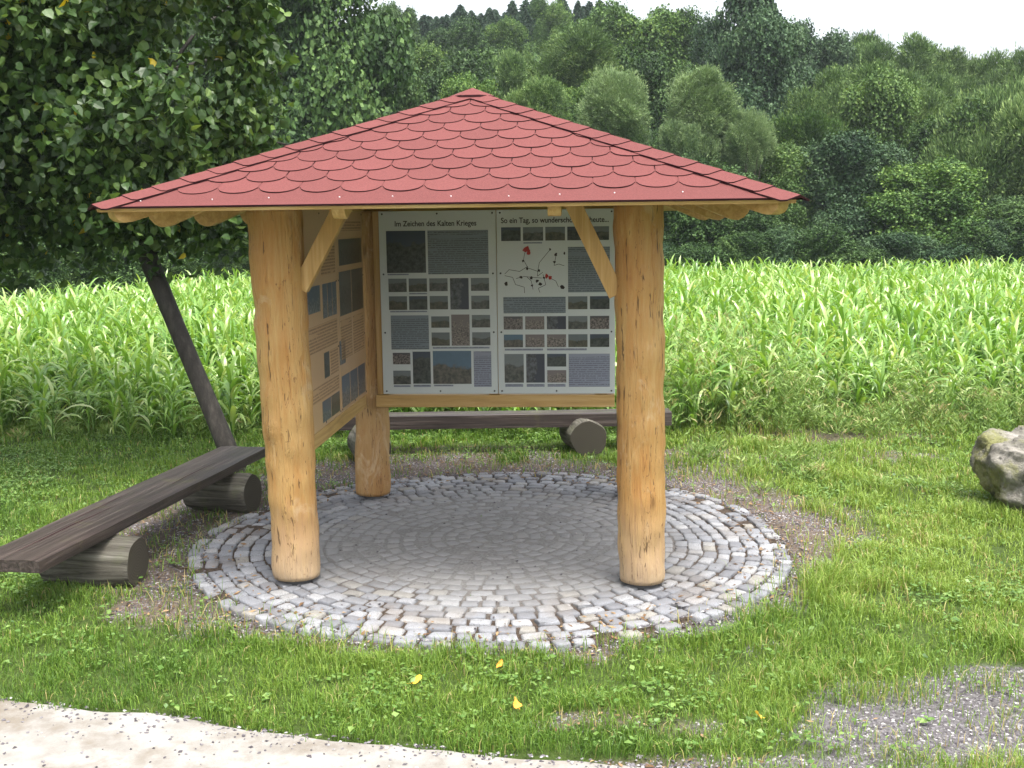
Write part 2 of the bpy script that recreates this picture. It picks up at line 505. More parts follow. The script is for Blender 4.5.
while rk < PRAD:
    wdt = .086 + random.uniform(-.004, .004)
    cnt = max(4, round(2 * math.pi * (rk + wdt / 2) / random.uniform(.105, .118)))
    cuts = np.cumsum([random.uniform(.72, 1.3) for _ in range(cnt)]); cuts = np.concatenate([[0], cuts]) / cuts[-1] * 2 * math.pi + random.random() * 6
    for i in range(cnt):
        a0, a1 = cuts[i], cuts[i + 1]
        wob = .022 * math.sin(3 * (a0 + a1) / 2 + 1 + rk * 2) * rk / PRAD + .015 * math.sin(7 * (a0 + a1) / 2 + rk * 3) * rk / PRAD + random.uniform(-.004, .004)
        rr0, rr1 = rk + .005 + wob, rk + wdt - .004 + wob
        if rk > PRAD - .16 and random.random() < .10: continue
        gap = (.008 + .004 * (rk / PRAD)) / max(rk, .05)
        a0 += gap * .6; a1 -= gap * .6
        rc, ac = (rr0 + rr1) / 2, (a0 + a1) / 2
        hx, hy = (rr1 - rr0) / 2 * random.uniform(.88, 1.03), (a1 - a0) / 2 * rc * random.uniform(.92, 1.02)
        ct = math.cos(ac); st_ = math.sin(ac)
        top = []; out_ = []; rot = random.uniform(-.10, .10)
        ch = random.uniform(.14, .3)
        pts = []
        for sx, sy in ((1, 1), (-1, 1), (-1, -1), (1, -1)):
            q = [(sx * hx * (1 - ch), sy * hy), (sx * hx, sy * hy * (1 - ch))]
            if sx * sy > 0: q = q[::-1]
            pts += q
        pts = [(p[0] + random.uniform(-.006, .006), p[1] + random.uniform(-.006, .006)) for p in pts]
        pts = [(p[0] * math.cos(rot) - p[1] * math.sin(rot), p[0] * math.sin(rot) + p[1] * math.cos(rot)) for p in pts]
        edge = rk / PRAD
        zt = .021 + random.uniform(-.002, .004) * (.3 + edge)
        tx, ty = random.uniform(-.05, .05) * edge, random.uniform(-.05, .05) * edge
        def wv(p, k, z): return (PC[0] + (rc + p[0] * k) * ct - p[1] * k * st_, PC[1] + (rc + p[0] * k) * st_ + p[1] * k * ct, z + tx * p[0] + ty * p[1])
        V = [wv(p, .78, zt) for p in pts] + [wv(p, .95, zt - .0035) for p in pts] + [wv(p, 1, zt - .011) for p in pts] + [wv(p, 1.0, -.03) for p in pts]
        F = [tuple(range(8))]
        for L in range(3):
            for k in range(8): F.append((L * 8 + k, (L + 1) * 8 + k, (L + 1) * 8 + (k + 1) % 8, L * 8 + (k + 1) % 8))
        mb.add(V, F, 0, random.random() ** 1.1 * .93 if random.random() > .06 else 1.0)
    rk += wdt; ring += 1
ob = mb.build('paving', [cobble_mat()], None, True)
tag(ob, 'round area of small granite setts laid in rings', None, None, 'structure')
# joint filler, highest in the trodden middle
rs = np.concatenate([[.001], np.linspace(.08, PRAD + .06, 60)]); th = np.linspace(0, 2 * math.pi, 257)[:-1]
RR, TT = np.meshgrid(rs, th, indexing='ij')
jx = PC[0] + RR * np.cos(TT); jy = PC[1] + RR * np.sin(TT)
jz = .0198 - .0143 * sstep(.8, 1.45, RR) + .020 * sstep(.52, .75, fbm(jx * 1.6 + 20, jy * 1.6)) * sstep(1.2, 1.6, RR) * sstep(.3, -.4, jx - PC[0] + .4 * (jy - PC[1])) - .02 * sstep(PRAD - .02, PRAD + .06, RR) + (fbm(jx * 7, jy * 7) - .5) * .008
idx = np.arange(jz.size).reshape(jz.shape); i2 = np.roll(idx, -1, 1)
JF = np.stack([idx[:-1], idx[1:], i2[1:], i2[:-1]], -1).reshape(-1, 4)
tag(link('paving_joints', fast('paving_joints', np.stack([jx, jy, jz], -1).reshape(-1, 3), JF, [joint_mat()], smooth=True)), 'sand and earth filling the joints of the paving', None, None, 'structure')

# ------------------------------------------------------------------ shelter
fl, fr, bl = at(298, 583), at(642, 587), at(373, 499)
THETA = R(-4.0)
_ax = np.array([math.cos(THETA), math.sin(THETA)]); _ay = np.array([-math.sin(THETA), math.cos(THETA)])
pc4 = (fl[:2] + fr[:2]) / 2 + _ay * .91
SH = empty('shelter', (pc4[0], pc4[1], 0), THETA)
tag(SH, 'open wooden information shelter with red shingle roof on four log posts', 'shelter')
c_, s_ = math.cos(THETA), math.sin(THETA)
def loc(p):   # world xy -> shelter frame
    dx, dy = p[0] - pc4[0], p[1] - pc4[1]
    return np.array([dx * c_ + dy * s_, -dx * s_ + dy * c_, p[2] if len(p) > 2 else 0])
def make_post(base, top, rb, rt, seed, mat, knots):
    rnd = random.Random(seed)
    n, m = 40, 90
    P = [np.array(base) + (np.array(top) - np.array(base)) * i / (m - 1) for i in range(m)]
    ph = [rnd.uniform(0, 6) for _ in range(6)]
    def prof(i, an):
        t = i / (m - 1)
        r = 1 + .035 * math.sin(31 * t + ph[4]) * math.sin(an + ph[5]) + .022 * math.sin(67 * t + ph[2]) * math.sin(2 * an + ph[1]) + .018 * math.sin(13 * t + 1.5 * ph[0]) + .025 * math.sin(2 * an + ph[0] + 2.5 * t) + .014 * math.sin(3 * an + ph[1] - 5 * t) + .018 * math.sin(9 * t + ph[2]) + .008 * math.sin(23 * t + ph[3] + an)
        for (kt, ka, amp) in knots:
            dd = ((an - ka + math.pi) % (2 * math.pi) - math.pi) * .12 / .04; dt = (t - kt) * 2.1 / .055
            r += 1.25 * amp * math.exp(-dd * dd - dt * dt) * (.7 + .6 * math.sin(an * 17 + t * 160))
        return r
    rad = [rb + (rt - rb) * (i / (m - 1)) for i in range(m)]
    rad[0] *= .955; rad[1] *= .985
    V, F = tube([(p[0], p[1], p[2]) for p in P], rad, n, True, .012, prof)
    return MB().add(V, F).build('post', [mat], SH, True)
A = -math.pi / 2
ZT = 2.002
for base, top, rb, rt, seed, mat, kn in (
    (fl, atY(274, 205, fl[1] + .0), .122, .145, 3, M_post, [(.42, A - .35, .12), (.36, A + .3, .06), (.52, A - .5, .07), (.2, A, .05), (.7, A - 1.1, .07), (.62, A + .9, .05), (.33, A - .9, .06)]),
    (fr, atY(638.5, 205, fr[1]), .124, .127, 5, M_post, [(.62, A - 1.0, .06), (.33, A + .9, .07), (.15, A + .7, .06), (.5, A + .2, .03)]),
    (bl, atY(372, 212, bl[1]), .118, .112, 8, M_post_plain, [(.5, A, .04), (.3, A + .7, .05)]),
    (bl + np.array([1.83, -.11, 0]), bl + np.array([1.81, -.11, 2.1]), .118, .112, 9, M_post_plain, [(.5, A, .04)])):
    b = loc(base); b[2] = .045; t = loc(top); d = (t - b); t = b + d * ((ZT - b[2]) / d[2])
    po = make_post(b, t, rb, rt, seed, mat, kn)
    if seed == 3: po['label'] = 'front left post, knotty and orange, leaning slightly outwards'
    if seed == 5: po['label'] = 'front right post, straight with dark cracks'
    # dark steel foot under each post
    V, F = tube([(b[0], b[1], -.02), (b[0], b[1], .05)], [rb * .66, rb * .66], 24)
    MB().add(V, F).build('post_foot', [M_steel], SH, True)
LP = [loc(fl), loc(fr), loc(bl), loc(bl + np.array([1.84, -.10, 0]))]
# ring beams on the posts
ZB = 2.0
for y_ in (-.91, .91):
    MB().box((-1.03, y_ - .05, ZB), (1.03, y_ + .05, ZB + .14)).build('ring_beam', [M_bx], SH, bevel=.004)
for x_ in (-.91, .91):
    MB().box((x_ - .05, -.858, ZB + .002), (x_ + .05, .858, ZB + .138)).build('ring_beam', [M_by], SH, bevel=.004)
# braces
def slab(p0, p1, wd, th, y0, mat, name='brace'):
    p0 = np.array(p0); p1 = np.array(p1); d = (p1 - p0) / np.linalg.norm(p1 - p0)
    n = np.array([-d[1], d[0]])
    # vertical cut at the foot
    q = [p0 - n * wd / 2 + d * .0, p0 + n * wd / 2 + d * .10 * (1 if n[0] > 0 else 0), p1 + n * wd / 2, p1 - n * wd / 2]
    V = [(p[0], y0, p[1]) for p in q] + [(p[0], y0 + th, p[1]) for p in q]
    F = [(0, 1, 2, 3), (7, 6, 5, 4), (0, 4, 5, 1), (1, 5, 6, 2), (2, 6, 7, 3), (3, 7, 4, 0)]
    o = MB().add(V, F).build(name, [mat], SH, bevel=.003)
    return o
b0 = loc(atY(303, 288, 5.82)); b1 = loc(atY(350, 197, 5.82))
slab((b0[0], b0[2]), (b1[0], b1[2]), .083, .06, -.955, M_bz)
b0 = loc(atY(616, 293, 5.80)); b1 = loc(atY(570, 197, 5.80))
slab((b0[0], b0[2]), (b1[0], b1[2]), .083, .06, -.955, M_bz)
# lower rails carrying the boards
zr = .765
MB().box((-.80, .785, zr - .085), (.82, .86, zr)).build('rail', [M_bx], SH, bevel=.004)
MB().box((-.93, -.80, zr - .085), (-.87, .80, zr)).build('rail', [M_by], SH, bevel=.004)
# upright battens behind the back boards
for x_ in (-.74, .02, .74):
    MB().box((x_ - .05, .80, zr), (x_ + .03, .85, ZB)).build('batten', [M_bz], SH, bevel=.003)

# --- roof
RC = loc(atY(475, 100, 6.77)); RCX, RCY = RC[0], 0.0
RSH = -.02
HW = 1.64
cornerL = loc(atY(90, 207, pc4[1] - 1.64 + .115)); cornerR = loc(atY(800, 198, pc4[1] - 1.64 - .115))
HWx = (cornerR[0] - cornerL[0]) / 2; RCX = (cornerR[0] + cornerL[0]) / 2
ZE = (cornerL[2] + cornerR[2]) / 2
APEX = np.array([RCX, RCY, atY(475, 93, pc4[1])[2]])
print('ROOF', RCX, HWx, ZE, APEX, cornerL, cornerR, 'PAV', PC, PRAD, 'posts', LP)
HW = HWx
FACES = []
for k in range(4):
    a = k * math.pi / 2
    uu = np.array([math.cos(a), math.sin(a), 0]); vv = np.array([-math.sin(a), math.cos(a), 0])   # vv = inwards
    E = np.array([RCX, RCY, ZE]) - vv * HW
    sl = APEX - E; L = np.linalg.norm(sl); ss = sl / L
    nn_ = np.cross(uu, ss); 
    if nn_[2] < 0: nn_ = -nn_
    FACES.append((E, uu, ss, nn_, L))
mb = MB()
for (E, uu, ss, nn_, L) in FACES:
    mb.add([E - uu * HW + nn_ * .0012, E + uu * HW + nn_ * .0012, APEX + nn_ * .0012], [(0, 1, 2)], 1)
EXP, TABW, DEP, S0 = .143, .196, .088, .135
for (E, uu, ss, nn_, L) in FACES:
    def P(u, s, h): return E + uu * u + ss * s + nn_ * h
    # starter strip
    cols = np.linspace(-HW, HW, 60)
    for i in range(59):
        u0, u1 = cols[i], cols[i + 1]
        m0 = L * (1 - abs(u0) / HW); m1 = L * (1 - abs(u1) / HW)
        up0, up1 = min(.30, m0), min(.30, m1)
        mb.add([P(u0, -.012, .007), P(u1, -.012, .007), P(u1, up1, .003), P(u0, up0, .003)], [(0, 1, 2, 3)], 0, .30)
        mb.add([P(u0, -.012, -.003), P(u1, -.012, -.003), P(u1, -.012, .007), P(u0, -.012, .007)], [(0, 1, 2, 3)], 1)
    k = 0
    while S0 + k * EXP < L - .04:
        sk = S0 + k * EXP + random.uniform(-.003, .003)
        off = (k % 2) * TABW / 2 + random.uniform(-.006, .006)
        nt_ = int(HW / TABW) + 3
        for j in range(-nt_, nt_ + 1):
            uc = off + j * TABW
            tt = random.random(); lift = random.uniform(0, .002); dsk = random.uniform(-.003, .003)
            K = 12
            hwd = TABW / 2 - .0028
            us = uc + np.linspace(-1, 1, K + 1) * hwd
            tq = np.linspace(-1, 1, K + 1)
            low = sk + dsk + DEP * (1 - np.sqrt(np.clip(1 - (tq * .985) ** 2, 0, 1)))
            for i in range(K):
                pu = []
                for q in (i, i + 1):
                    mx = L * (1 - abs(us[q]) / HW)
                    pu.append((us[q], low[q], min(sk + EXP + DEP + .02, mx)))
                if pu[0][2] <= pu[0][1] or pu[1][2] <= pu[1][1]: continue
                (ua, la, ta), (ub, lb, tb) = pu
                ha = .0100 + lift; 
                def hh(s): return .003 + (ha - .003) * max(0, 1 - (s - sk) / (EXP + DEP))
                mb.add([P(ua, la, hh(la)), P(ub, lb, hh(lb)), P(ub, tb, hh(tb) - .001), P(ua, ta, hh(ta) - .001)], [(0, 1, 2, 3)], 0, .35 + .65 * tt)
                mb.add([P(ua, la, .0005), P(ub, lb, .0005), P(ub, lb, hh(lb)), P(ua, la, hh(la))], [(0, 1, 2, 3)], 1)
        k += 1
sh_ob = mb.build('roof', [M_roof, M_bit], SH)
sh_ob['label'] = 'red bitumen roof of scalloped shingles'
# hip caps (sub-part of the roof)
for k in range(4):
    E, uu, ss, nn_, L = FACES[k]
    E2, uu2, ss2, nn2, L2 = FACES[(k + 1) % 4]
    C = E + uu * HW
    D = APEX - C; LD = np.linalg.norm(D); D /= LD
    w1 = np.cross(nn_, D); w1 /= np.linalg.norm(w1)
    if w1.dot(uu) > 0: w1 = -w1
    w2 = np.cross(nn2, D); w2 /= np.linalg.norm(w2)
    if w2.dot(uu2) < 0: w2 = -w2
    up = nn_ + nn2; up /= np.linalg.norm(up)
    mb = MB(); s = -.012; j = 0
    wd = .105
    while s < LD - .02:
        e = EXP * 1.05
        s1 = min(s + e + .05, LD + .01)
        tt = .3 + .7 * random.random()
        la, lb = .018 + random.uniform(0, .002), .0125
        base0 = C + D * s; base1 = C + D * s1
        wA = wd * random.uniform(.97, 1.03)
        for w_, n_ in ((w1, nn_), (w2, nn2)):
            p0 = base0 + up * la; p1 = base1 + up * lb
            # lower corner rounded
            q0 = base0 + w_ * wA + n_ * la + D * .02; q1 = base1 + w_ * wA * .97 + n_ * lb
            qm = base0 + w_ * wA * .8 + n_ * la + D * .004
            mb.add([p0, qm, q0, q1, p1], [(0, 1, 2, 3, 4)], 0, tt)
            dn = n_ * .008
            mb.add([p0 - up * .008, qm - dn, qm, p0], [(0, 1, 2, 3)], 1)
            mb.add([qm - dn, q0 - dn, q0, qm], [(0, 1, 2, 3)], 1)
            mb.add([q0 - dn, q1 - dn, q1, q0], [(0, 1, 2, 3)], 1)
        s += e; j += 1
    hc = mb.build('hip_cap', [M_roof, M_bit], sh_ob)
# apex cover
mb = MB()
ap = APEX + np.array([0, 0, .030])
ringp = []
for k in range(4):
    E, uu, ss, nn_, L = FACES[k]
    ringp += [APEX - ss * .13 + uu * -.06 + nn_ * .028, APEX - ss * .13 + uu * .06 + nn_ * .028]
mb.add([ap] + ringp, [(0, 1 + i, 1 + (i + 1) % 8) for i in range(8)], 0, .8)
low = [np.array(p) - np.array([0, 0, .014]) for p in ringp]
mb.add(ringp + low, [(i, 8 + i, 8 + (i + 1) % 8, (i + 1) % 8) for i in range(8)], 1)
mb.build('apex_cap', [M_roof, M_bit], sh_ob)
# nail heads on the starter strip
for (E, uu, ss, nn_, L) in FACES[:1]:
    u = -HW + .22
    while u < HW - .15:
        p = E + uu * (u + random.uniform(-.03, .03)) + ss * random.uniform(.04, .075) + nn_ * .0105
        r = .0030
        V = [p + uu * r * math.cos(t) + ss * r * math.sin(t) for t in np.linspace(0, 2 * math.pi, 9)[:-1]]
        V += [q - nn_ * .004 for q in V]
        MB().add(V, [tuple(range(8))] + [(i, 8 + i, 8 + (i + 1) % 8, (i + 1) % 8) for i in range(8)]).build('nail', [M_nail], sh_ob)
        u += random.uniform(.22, .36)
# deck of boards under the shingles
mb = MB()
for (E, uu, ss, nn_, L) in FACES:
    s = 0.0
    while s < L - .02:
        s1 = min(s + .118, L - .012)
        h0 = HW * (1 - s / L) - .004; h1 = HW * (1 - s1 / L) - .004
        V = []
        for (sx, hw_) in ((s, h0), (s1, h1)):
            for hh_ in (-.024, -.0035):
                V += [E + uu * (-hw_) + ss * sx + nn_ * hh_, E + uu * hw_ + ss * sx + nn_ * hh_]
        mb.add(V, [(0, 1, 5, 4), (2, 6, 7, 3), (0, 2, 3, 1), (4, 5, 7, 6), (0, 4, 6, 2), (1, 3, 7, 5)])
        s += .122
mb.build('roof_deck', [M_bx], SH)
# rafters
def rafter(P0, P1, up_, wd, dp, name='rafter'):
    """P0 low tip, P1 high end, hanging under the line by dp"""
    P0 = np.array(P0); P1 = np.array(P1); d = P1 - P0; Ld = np.linalg.norm(d); d /= Ld
    side = np.cross(d, up_); side /= np.linalg.norm(side); up2 = np.cross(side, d)
    prof = [(0, 0), (0, -dp * .45), (.012, -dp * .72), (.035, -dp * .92), (.07, -dp), (Ld, -dp), (Ld, 0)]
    V = []; n = len(prof)
    for sg in (-1, 1):
        for (s, h) in prof: V.append(P0 + d * s + up2 * h + side * sg * wd / 2)
    F = [tuple(range(n)), tuple(range(n, 2 * n))[::-1]] + [(i, n + i, n + (i + 1) % n, (i + 1) % n) for i in range(n)]
    return MB().add(V, F).build(name, [M_raf], SH, bevel=.003)
M_raf = beam_mat('rafter_timber', 1, (.50, .32, .12), (.60, .43, .20))
for k, (E, uu, ss, nn_, L) in enumerate(FACES):
    fx_ = loc(atY(333, 208, pc4[1] - HW))[0] - RCX
    for o_ in ((fx_, fx_ + .99), (-.56, .30, 1.1), (-.8, 0, .8), (1.1, .45, -.40))[k]:
        smax = L * (1 - abs(o_) / HW) - .08
        rafter(E + uu * o_ + ss * .045 - nn_ * .0255, E + uu * o_ + ss * smax - nn_ * .0255, nn_, .062, .118 if k in (1, 3) else .085)
    C = E + uu * HW
    D = APEX - C; LD = np.linalg.norm(D); Dn = D / LD
    rafter(C + Dn * .07 - np.array([0, 0, .034]), C + Dn * (LD - .06) - np.array([0, 0, .040]), np.array([0, 0, 1.0]), .08, .075, 'hip_rafter')

# ------------------------------------------------------------------ information boards
M_white = plain('board_white', (.52, .56, .56), .35, .5, .04, 4)
M_cream = plain('board_cream', (.50, .33, .19), .35, .5, .08, 5)
M_ink = plain('title_ink', (.03, .02, .02), .6, .3)
M_redink = plain('map_red', (.35, .03, .025), .6, .3)
def text_mat(name, base, ink, rows=70):
    s = Nodes(name, .45, .4)
    sep = s.n('ShaderNodeSeparateXYZ'); s.l(s.tc.outputs['Object'], sep.inputs[0])
    z = s.math('FRACT', s.math('MULTIPLY', sep.outputs[2], rows))
    ln = s.math('LESS_THAN', z, .5)
    wn = s.noise(1, 2, .5, s.map((90, 90, rows)))
    ln = s.math('MULTIPLY', ln, s.math('GREATER_THAN', wn, .42))
    par = s.noise(1, 1, .5, s.map((2, 2, 14)))
    ln = s.math('MULTIPLY', ln, s.math('GREATER_THAN', par, .40))
    s.color(s.mix(s.math('MULTIPLY', ln, .75), base, ink)); return s.m
M_txt = text_mat('printed_text_grey', (.17, .205, .235), (.07, .085, .09))
M_txtl = text_mat('printed_text_blue', (.23, .25, .31), (.10, .11, .15))
M_txtc = text_mat('printed_text_cream', (.48, .315, .18), (.15, .09, .06), 55)
def photo_mat(name, skyc, lowa, lowb, horizon, amp=.25, busy=8, vert=False):
    s = Nodes(name, .3, .5)
    sep = s.n('ShaderNodeSeparateXYZ'); s.l(s.tc.outputs['Generated'], sep.inputs[0])
    rnd = s.rand()
    mp = s.n('ShaderNodeVectorMath', operation='ADD'); s.l(s.tc.outputs['Object'], mp.inputs[0])
    cmb = s.n('ShaderNodeCombineXYZ'); s.l(s.math('MULTIPLY', rnd, 60), cmb.inputs[0]); s.l(s.math('MULTIPLY', rnd, 37), cmb.inputs[2])
    s.l(cmb.outputs[0], mp.inputs[1])
    n = s.noise(busy, 5, .65, mp.outputs[0]); n2 = s.noise(busy * 4, 4, .7, mp.outputs[0])
    zz = s.math('SUBTRACT', sep.outputs[0 if vert else 2], s.math('MULTIPLY', s.math('SUBTRACT', n, .5), amp * 4))
    m_ = s.ramp(zz, [(horizon - .03, (0, 0, 0)), (horizon + .03, (1, 1, 1))])
    low = s.mix(s.ramp(n2, [(.38, (0, 0, 0)), (.62, (1, 1, 1))]), lowa, lowb)
    skyc = tuple(x * .6 for x in skyc); lowa = tuple(x * .6 for x in lowa); lowb = tuple(x * .7 for x in lowb)
    s.color(s.mix(m_, low, s.mix(n2, skyc, tuple(x * .7 for x in skyc)))); return s.m
PH = [
    photo_mat('print_dark_valley', (.07, .10, .15), (.012, .018, .018), (.06, .07, .065), .75),
    photo_mat('print_fence_line', (.26, .30, .32), (.02, .028, .025), (.10, .10, .09), .62),
    photo_mat('print_meadow', (.20, .24, .26), (.025, .03, .02), (.09, .085, .06), .55),
    photo_mat('print_people', (.12, .12, .13), (.02, .018, .02), (.22, .19, .18), .85, .3, 20),
    photo_mat('print_blue_sky', (.13, .24, .36), (.03, .035, .03), (.11, .10, .085), .55, .15),
    photo_mat('print_watchtower', (.05, .06, .10), (.015, .018, .02), (.10, .11, .13), .6, .3, 9, True),
    photo_mat('print_crowd', (.28, .24, .24), (.03, .03, .03), (.26, .22, .20), .7, .35, 26),
]
def make_board(root, W, Hh, panel_mat, items, title=None, ttx=None, tsize=.05, screws=True):
    """board frame: x = 0..W, z = 0..Hh, printed face towards -y"""
    MB().box((0, 0, 0), (W, .012, Hh)).build('panel', [panel_mat], root, bevel=.0015)
    for it in items:
        kind, x0, z1, x1, z0 = it[:5]
        m = it[5]
        nm = {'p': 'photo', 't': 'text_block', 'c': 'caption'}[kind]
        # own origin so that every print has its own picture
        mb_ = MB().box((-(x1 - x0) / 2, -.0016, -(z1 - z0) / 2), ((x1 - x0) / 2, -.0002, (z1 - z0) / 2))
        o = mb_.build(nm, [m], root); o.location = ((x0 + x1) / 2, 0, (z0 + z1) / 2)
    if title:
        cu = bpy.data.curves.new('title', 'FONT'); cu.body = title; cu.size = tsize; cu.extrude = .0006; cu.offset = .0008
        cu.align_x = 'CENTER'
        t = bpy.data.objects.new('title_tmp', cu); COL.objects.link(t)
        dg = bpy.context.evaluated_depsgraph_get(); dg.update()
        me = bpy.data.meshes.new_from_object(t.evaluated_get(dg)); bpy.data.objects.remove(t)
        me.materials.clear(); me.materials.append(M_ink)
        xs = [v.co.x for v in me.vertices]
        k = (ttx[1] - ttx[0]) / (max(xs) - min(xs))
        o = link('title', me, root); o.rotation_euler = (math.pi / 2, 0, 0); o.scale = (k, 1, 1)
        o.location = ((ttx[0] + ttx[1]) / 2 - (max(xs) + min(xs)) / 2 * k, -.001, ttx[2])
    if screws:
        for fx in (.03, .5, .97):
            for fz in (.015, .34, .66, .985):
                if fx == .5 and fz in (.34, .66): continue
                x, z = fx * W, fz * Hh
                V, F = tube([(x, -.0002, z), (x, -.003, z)], [.0065, .005], 10)
                MB().add(V, F).build('screw', [M_steel], root, True)
def items_from_px(rows_, X, Z):
    return [(k, X(a), Z(b), X(c), Z(d), m) for (k, a, b, c, d, m) in rows_]
# photo-measured layout, in the pixel grid of one close view, scaled to metres
BH = 1.225
_xa = loc(atY(379.5, 300, pc4[1] + .78))[0]; _xb = loc(atY(498.5, 300, pc4[1] + .76))[0]; _xc = loc(atY(615, 300, pc4[1] + .74))[0]
BW = (_xc - _xa) / 2 - .002
def backboard(locx, x0, x1, y0, y1, rows_, title, ttx, label):
    root = empty('info_board', (0, 0, 0)); root.parent = None
    wx = pc4[0] + locx * c_ - .775 * s_; wy = pc4[1] + locx * s_ + .775 * c_
    root.location = (wx, wy, .775); root.rotation_euler = (0, 0, THETA)
    X = lambda p: (p - x0) / (x1 - x0) * BW
    Z = lambda p: BH - (p - y0) / (y1 - y0) * BH
    make_board(root, BW, BH, M_white, items_from_px(rows_, X, Z), title, (X(ttx[0]), X(ttx[1]), Z(ttx[2])))
    tag(root, label, 'sign board', 'information boards of the shelter')
    return root, X, Z
P0, P1, P2, P3, P4, P5, P6 = PH
# px grid: zoom of region 370..630 x 190..400 at 3.657
Lr = [('p', 58, 147, 206, 296, P0), ('t', 214, 147, 441, 302, M_txt)]
Lr += [('p', 62, 316, 131, 364, P1), ('p', 139, 316, 208, 364, P2), ('p', 217, 316, 286, 362, P1), ('p', 295, 316, 365, 428, P5), ('p', 374, 316, 442, 362, P1),
       ('p', 62, 379, 131, 428, P2), ('p', 139, 379, 208, 428, P0), ('p', 217, 379, 286, 427, P2), ('p', 374, 379, 442, 427, P1)]
Lr += [('t', 67, 448, 211, 571, M_txt), ('p', 221, 452, 290, 493, P2), ('p', 297, 446, 366, 558, P6), ('p', 375, 448, 444, 493, P1),
       ('p', 221, 510, 290, 558, P2), ('p', 375, 510, 444, 557, P1)]
Lr += [('p', 71, 583, 138, 625, P3), ('p', 71, 648, 138, 698, P1), ('p', 147, 579, 215, 696, P0), ('p', 224, 577, 370, 697, P4), ('t', 379, 579, 446, 708, M_txtl)]
Lr += [('c', 66, 432, 206, 437, M_txtl), ('c', 225, 563, 440, 569, M_txtl), ('c', 72, 702, 136, 708, M_txtl), ('c', 148, 700, 214, 708, M_txtl), ('c', 226, 700, 300, 706, M_txtl), ('c', 140, 368, 208, 373, M_txtl), ('c', 60, 299, 140, 304, M_txtl)]
bL, XL, ZL = backboard(_xa, 31, 470, 78, 733, Lr, 'Im Zeichen des Kalten Krieges', (92, 398, 131), 'left white information board on the back wall, one large dark photo at its top left')
Rr = [('p', 492, 139, 563, 187, P0), ('p', 571, 139, 644, 187, P1), ('p', 652, 139, 723, 187, P2), ('p', 731, 139, 802, 187, P0), ('p', 810, 139, 881, 187, P1)]
Rr += [('t', 733, 210, 884, 370, M_txt), ('t', 497, 385, 724, 443, M_txt), ('p', 733, 384, 803, 430, P2), ('p', 812, 384, 883, 430, P0)]
for j, (ya, yb, ms) in enumerate(((454, 501, (P3, P6, P5, P1, P3)), (519, 565, (P4, P6, P6, P2, P0)))):
    for i, xa in enumerate((497, 576, 655, 733, 812)):
        Rr.append(('p', xa, ya, xa + 70, yb, ms[i]))
Rr += [('p', 498, 589, 569, 693, P1), ('p', 578, 589, 646, 693, P5), ('p', 655, 589, 725, 635, P0), ('p', 655, 648, 725, 693, P6), ('t', 734, 589, 884, 708, M_txtl)]
Rr += [('c', 500, 698, 566, 708, M_txtl), ('c', 579, 698, 645, 708, M_txtl), ('c', 656, 698, 722, 708, M_txtl), ('c', 500, 570, 640, 577, M_txtl), ('c', 655, 570, 800, 577, M_txtl), ('c', 572, 192, 640, 197, M_txtl)]
bR, XR, ZR = backboard(_xa + BW + .004, 475, 903, 78, 733, Rr, 'So ein Tag, so wunderschön wie heute...', (492, 880, 124), 'right white information board on the back wall, with a map of lines and red marks')
# the map: thin lines and marks, one part
mb = MB()
def line(pts, wd=.0016, m=0, y=-.0008):
    for a, b in zip(pts[:-1], pts[1:]):
        a = np.array([XR(a[0]), ZR(a[1])]); b = np.array([XR(b[0]), ZR(b[1])]); d = b - a; L_ = np.linalg.norm(d) + 1e-9; d /= L_; n = np.array([-d[1], d[0]]) * wd
        mb.add([(a[0] - n[0], y, a[1] - n[1]), (b[0] - n[0], y, b[1] - n[1]), (b[0] + n[0], y, b[1] + n[1]), (a[0] + n[0], y, a[1] + n[1])], [(0, 1, 2, 3)], m)
def blob(x, y, r, m=0):
    cx, cz = XR(x), ZR(y); k = 7
    V = [(cx + r * random.uniform(.5, 1.3) * math.cos(t), -.0010, cz + r * random.uniform(.5, 1.3) * math.sin(t)) for t in np.linspace(0, 2 * math.pi, k + 1)[:-1]]
    mb.add(V, [tuple(range(k))], m)
rl = random.Random(4)
for path_ in ([(505, 305), (520, 290), (560, 295), (585, 275)], [(575, 230), (572, 255), (590, 285), (625, 292), (620, 310), (640, 300)], [(625, 290), (628, 262), (650, 240), (668, 218)], [(720, 278), (700, 272), (680, 272), (690, 240)],
              [(640, 305), (650, 340), (625, 355), (630, 370)], [(505, 310), (530, 318), (545, 340), (575, 350), (575, 372)], [(580, 315), (600, 330), (605, 360)], [(545, 318), (575, 312), (600, 318), (640, 320)], [(660, 315), (690, 330), (700, 350)]):
    q = [(x + rl.uniform(-3, 3), y + rl.uniform(-3, 3)) for x, y in path_]
    line(q)
for (x, y, r) in ((508, 338, .016), (585, 285, .012), (600, 318, .015), (620, 328, .013), (563, 315, .011), (628, 292, .010), (668, 218, .009), (690, 236, .011), (712, 352, .017), (720, 232, .009), (603, 345, .009), (632, 340, .012), (570, 258, .009), (645, 318, .009), (684, 262, .010)): blob(x, y, r)
for (x, y, r) in ((582, 215, .022), (590, 228, .016), (655, 312, .016), (668, 318, .018), (590, 220, .012)): blob(x, y, r, 1)
mb.build('map', [M_ink, M_redink], bR)

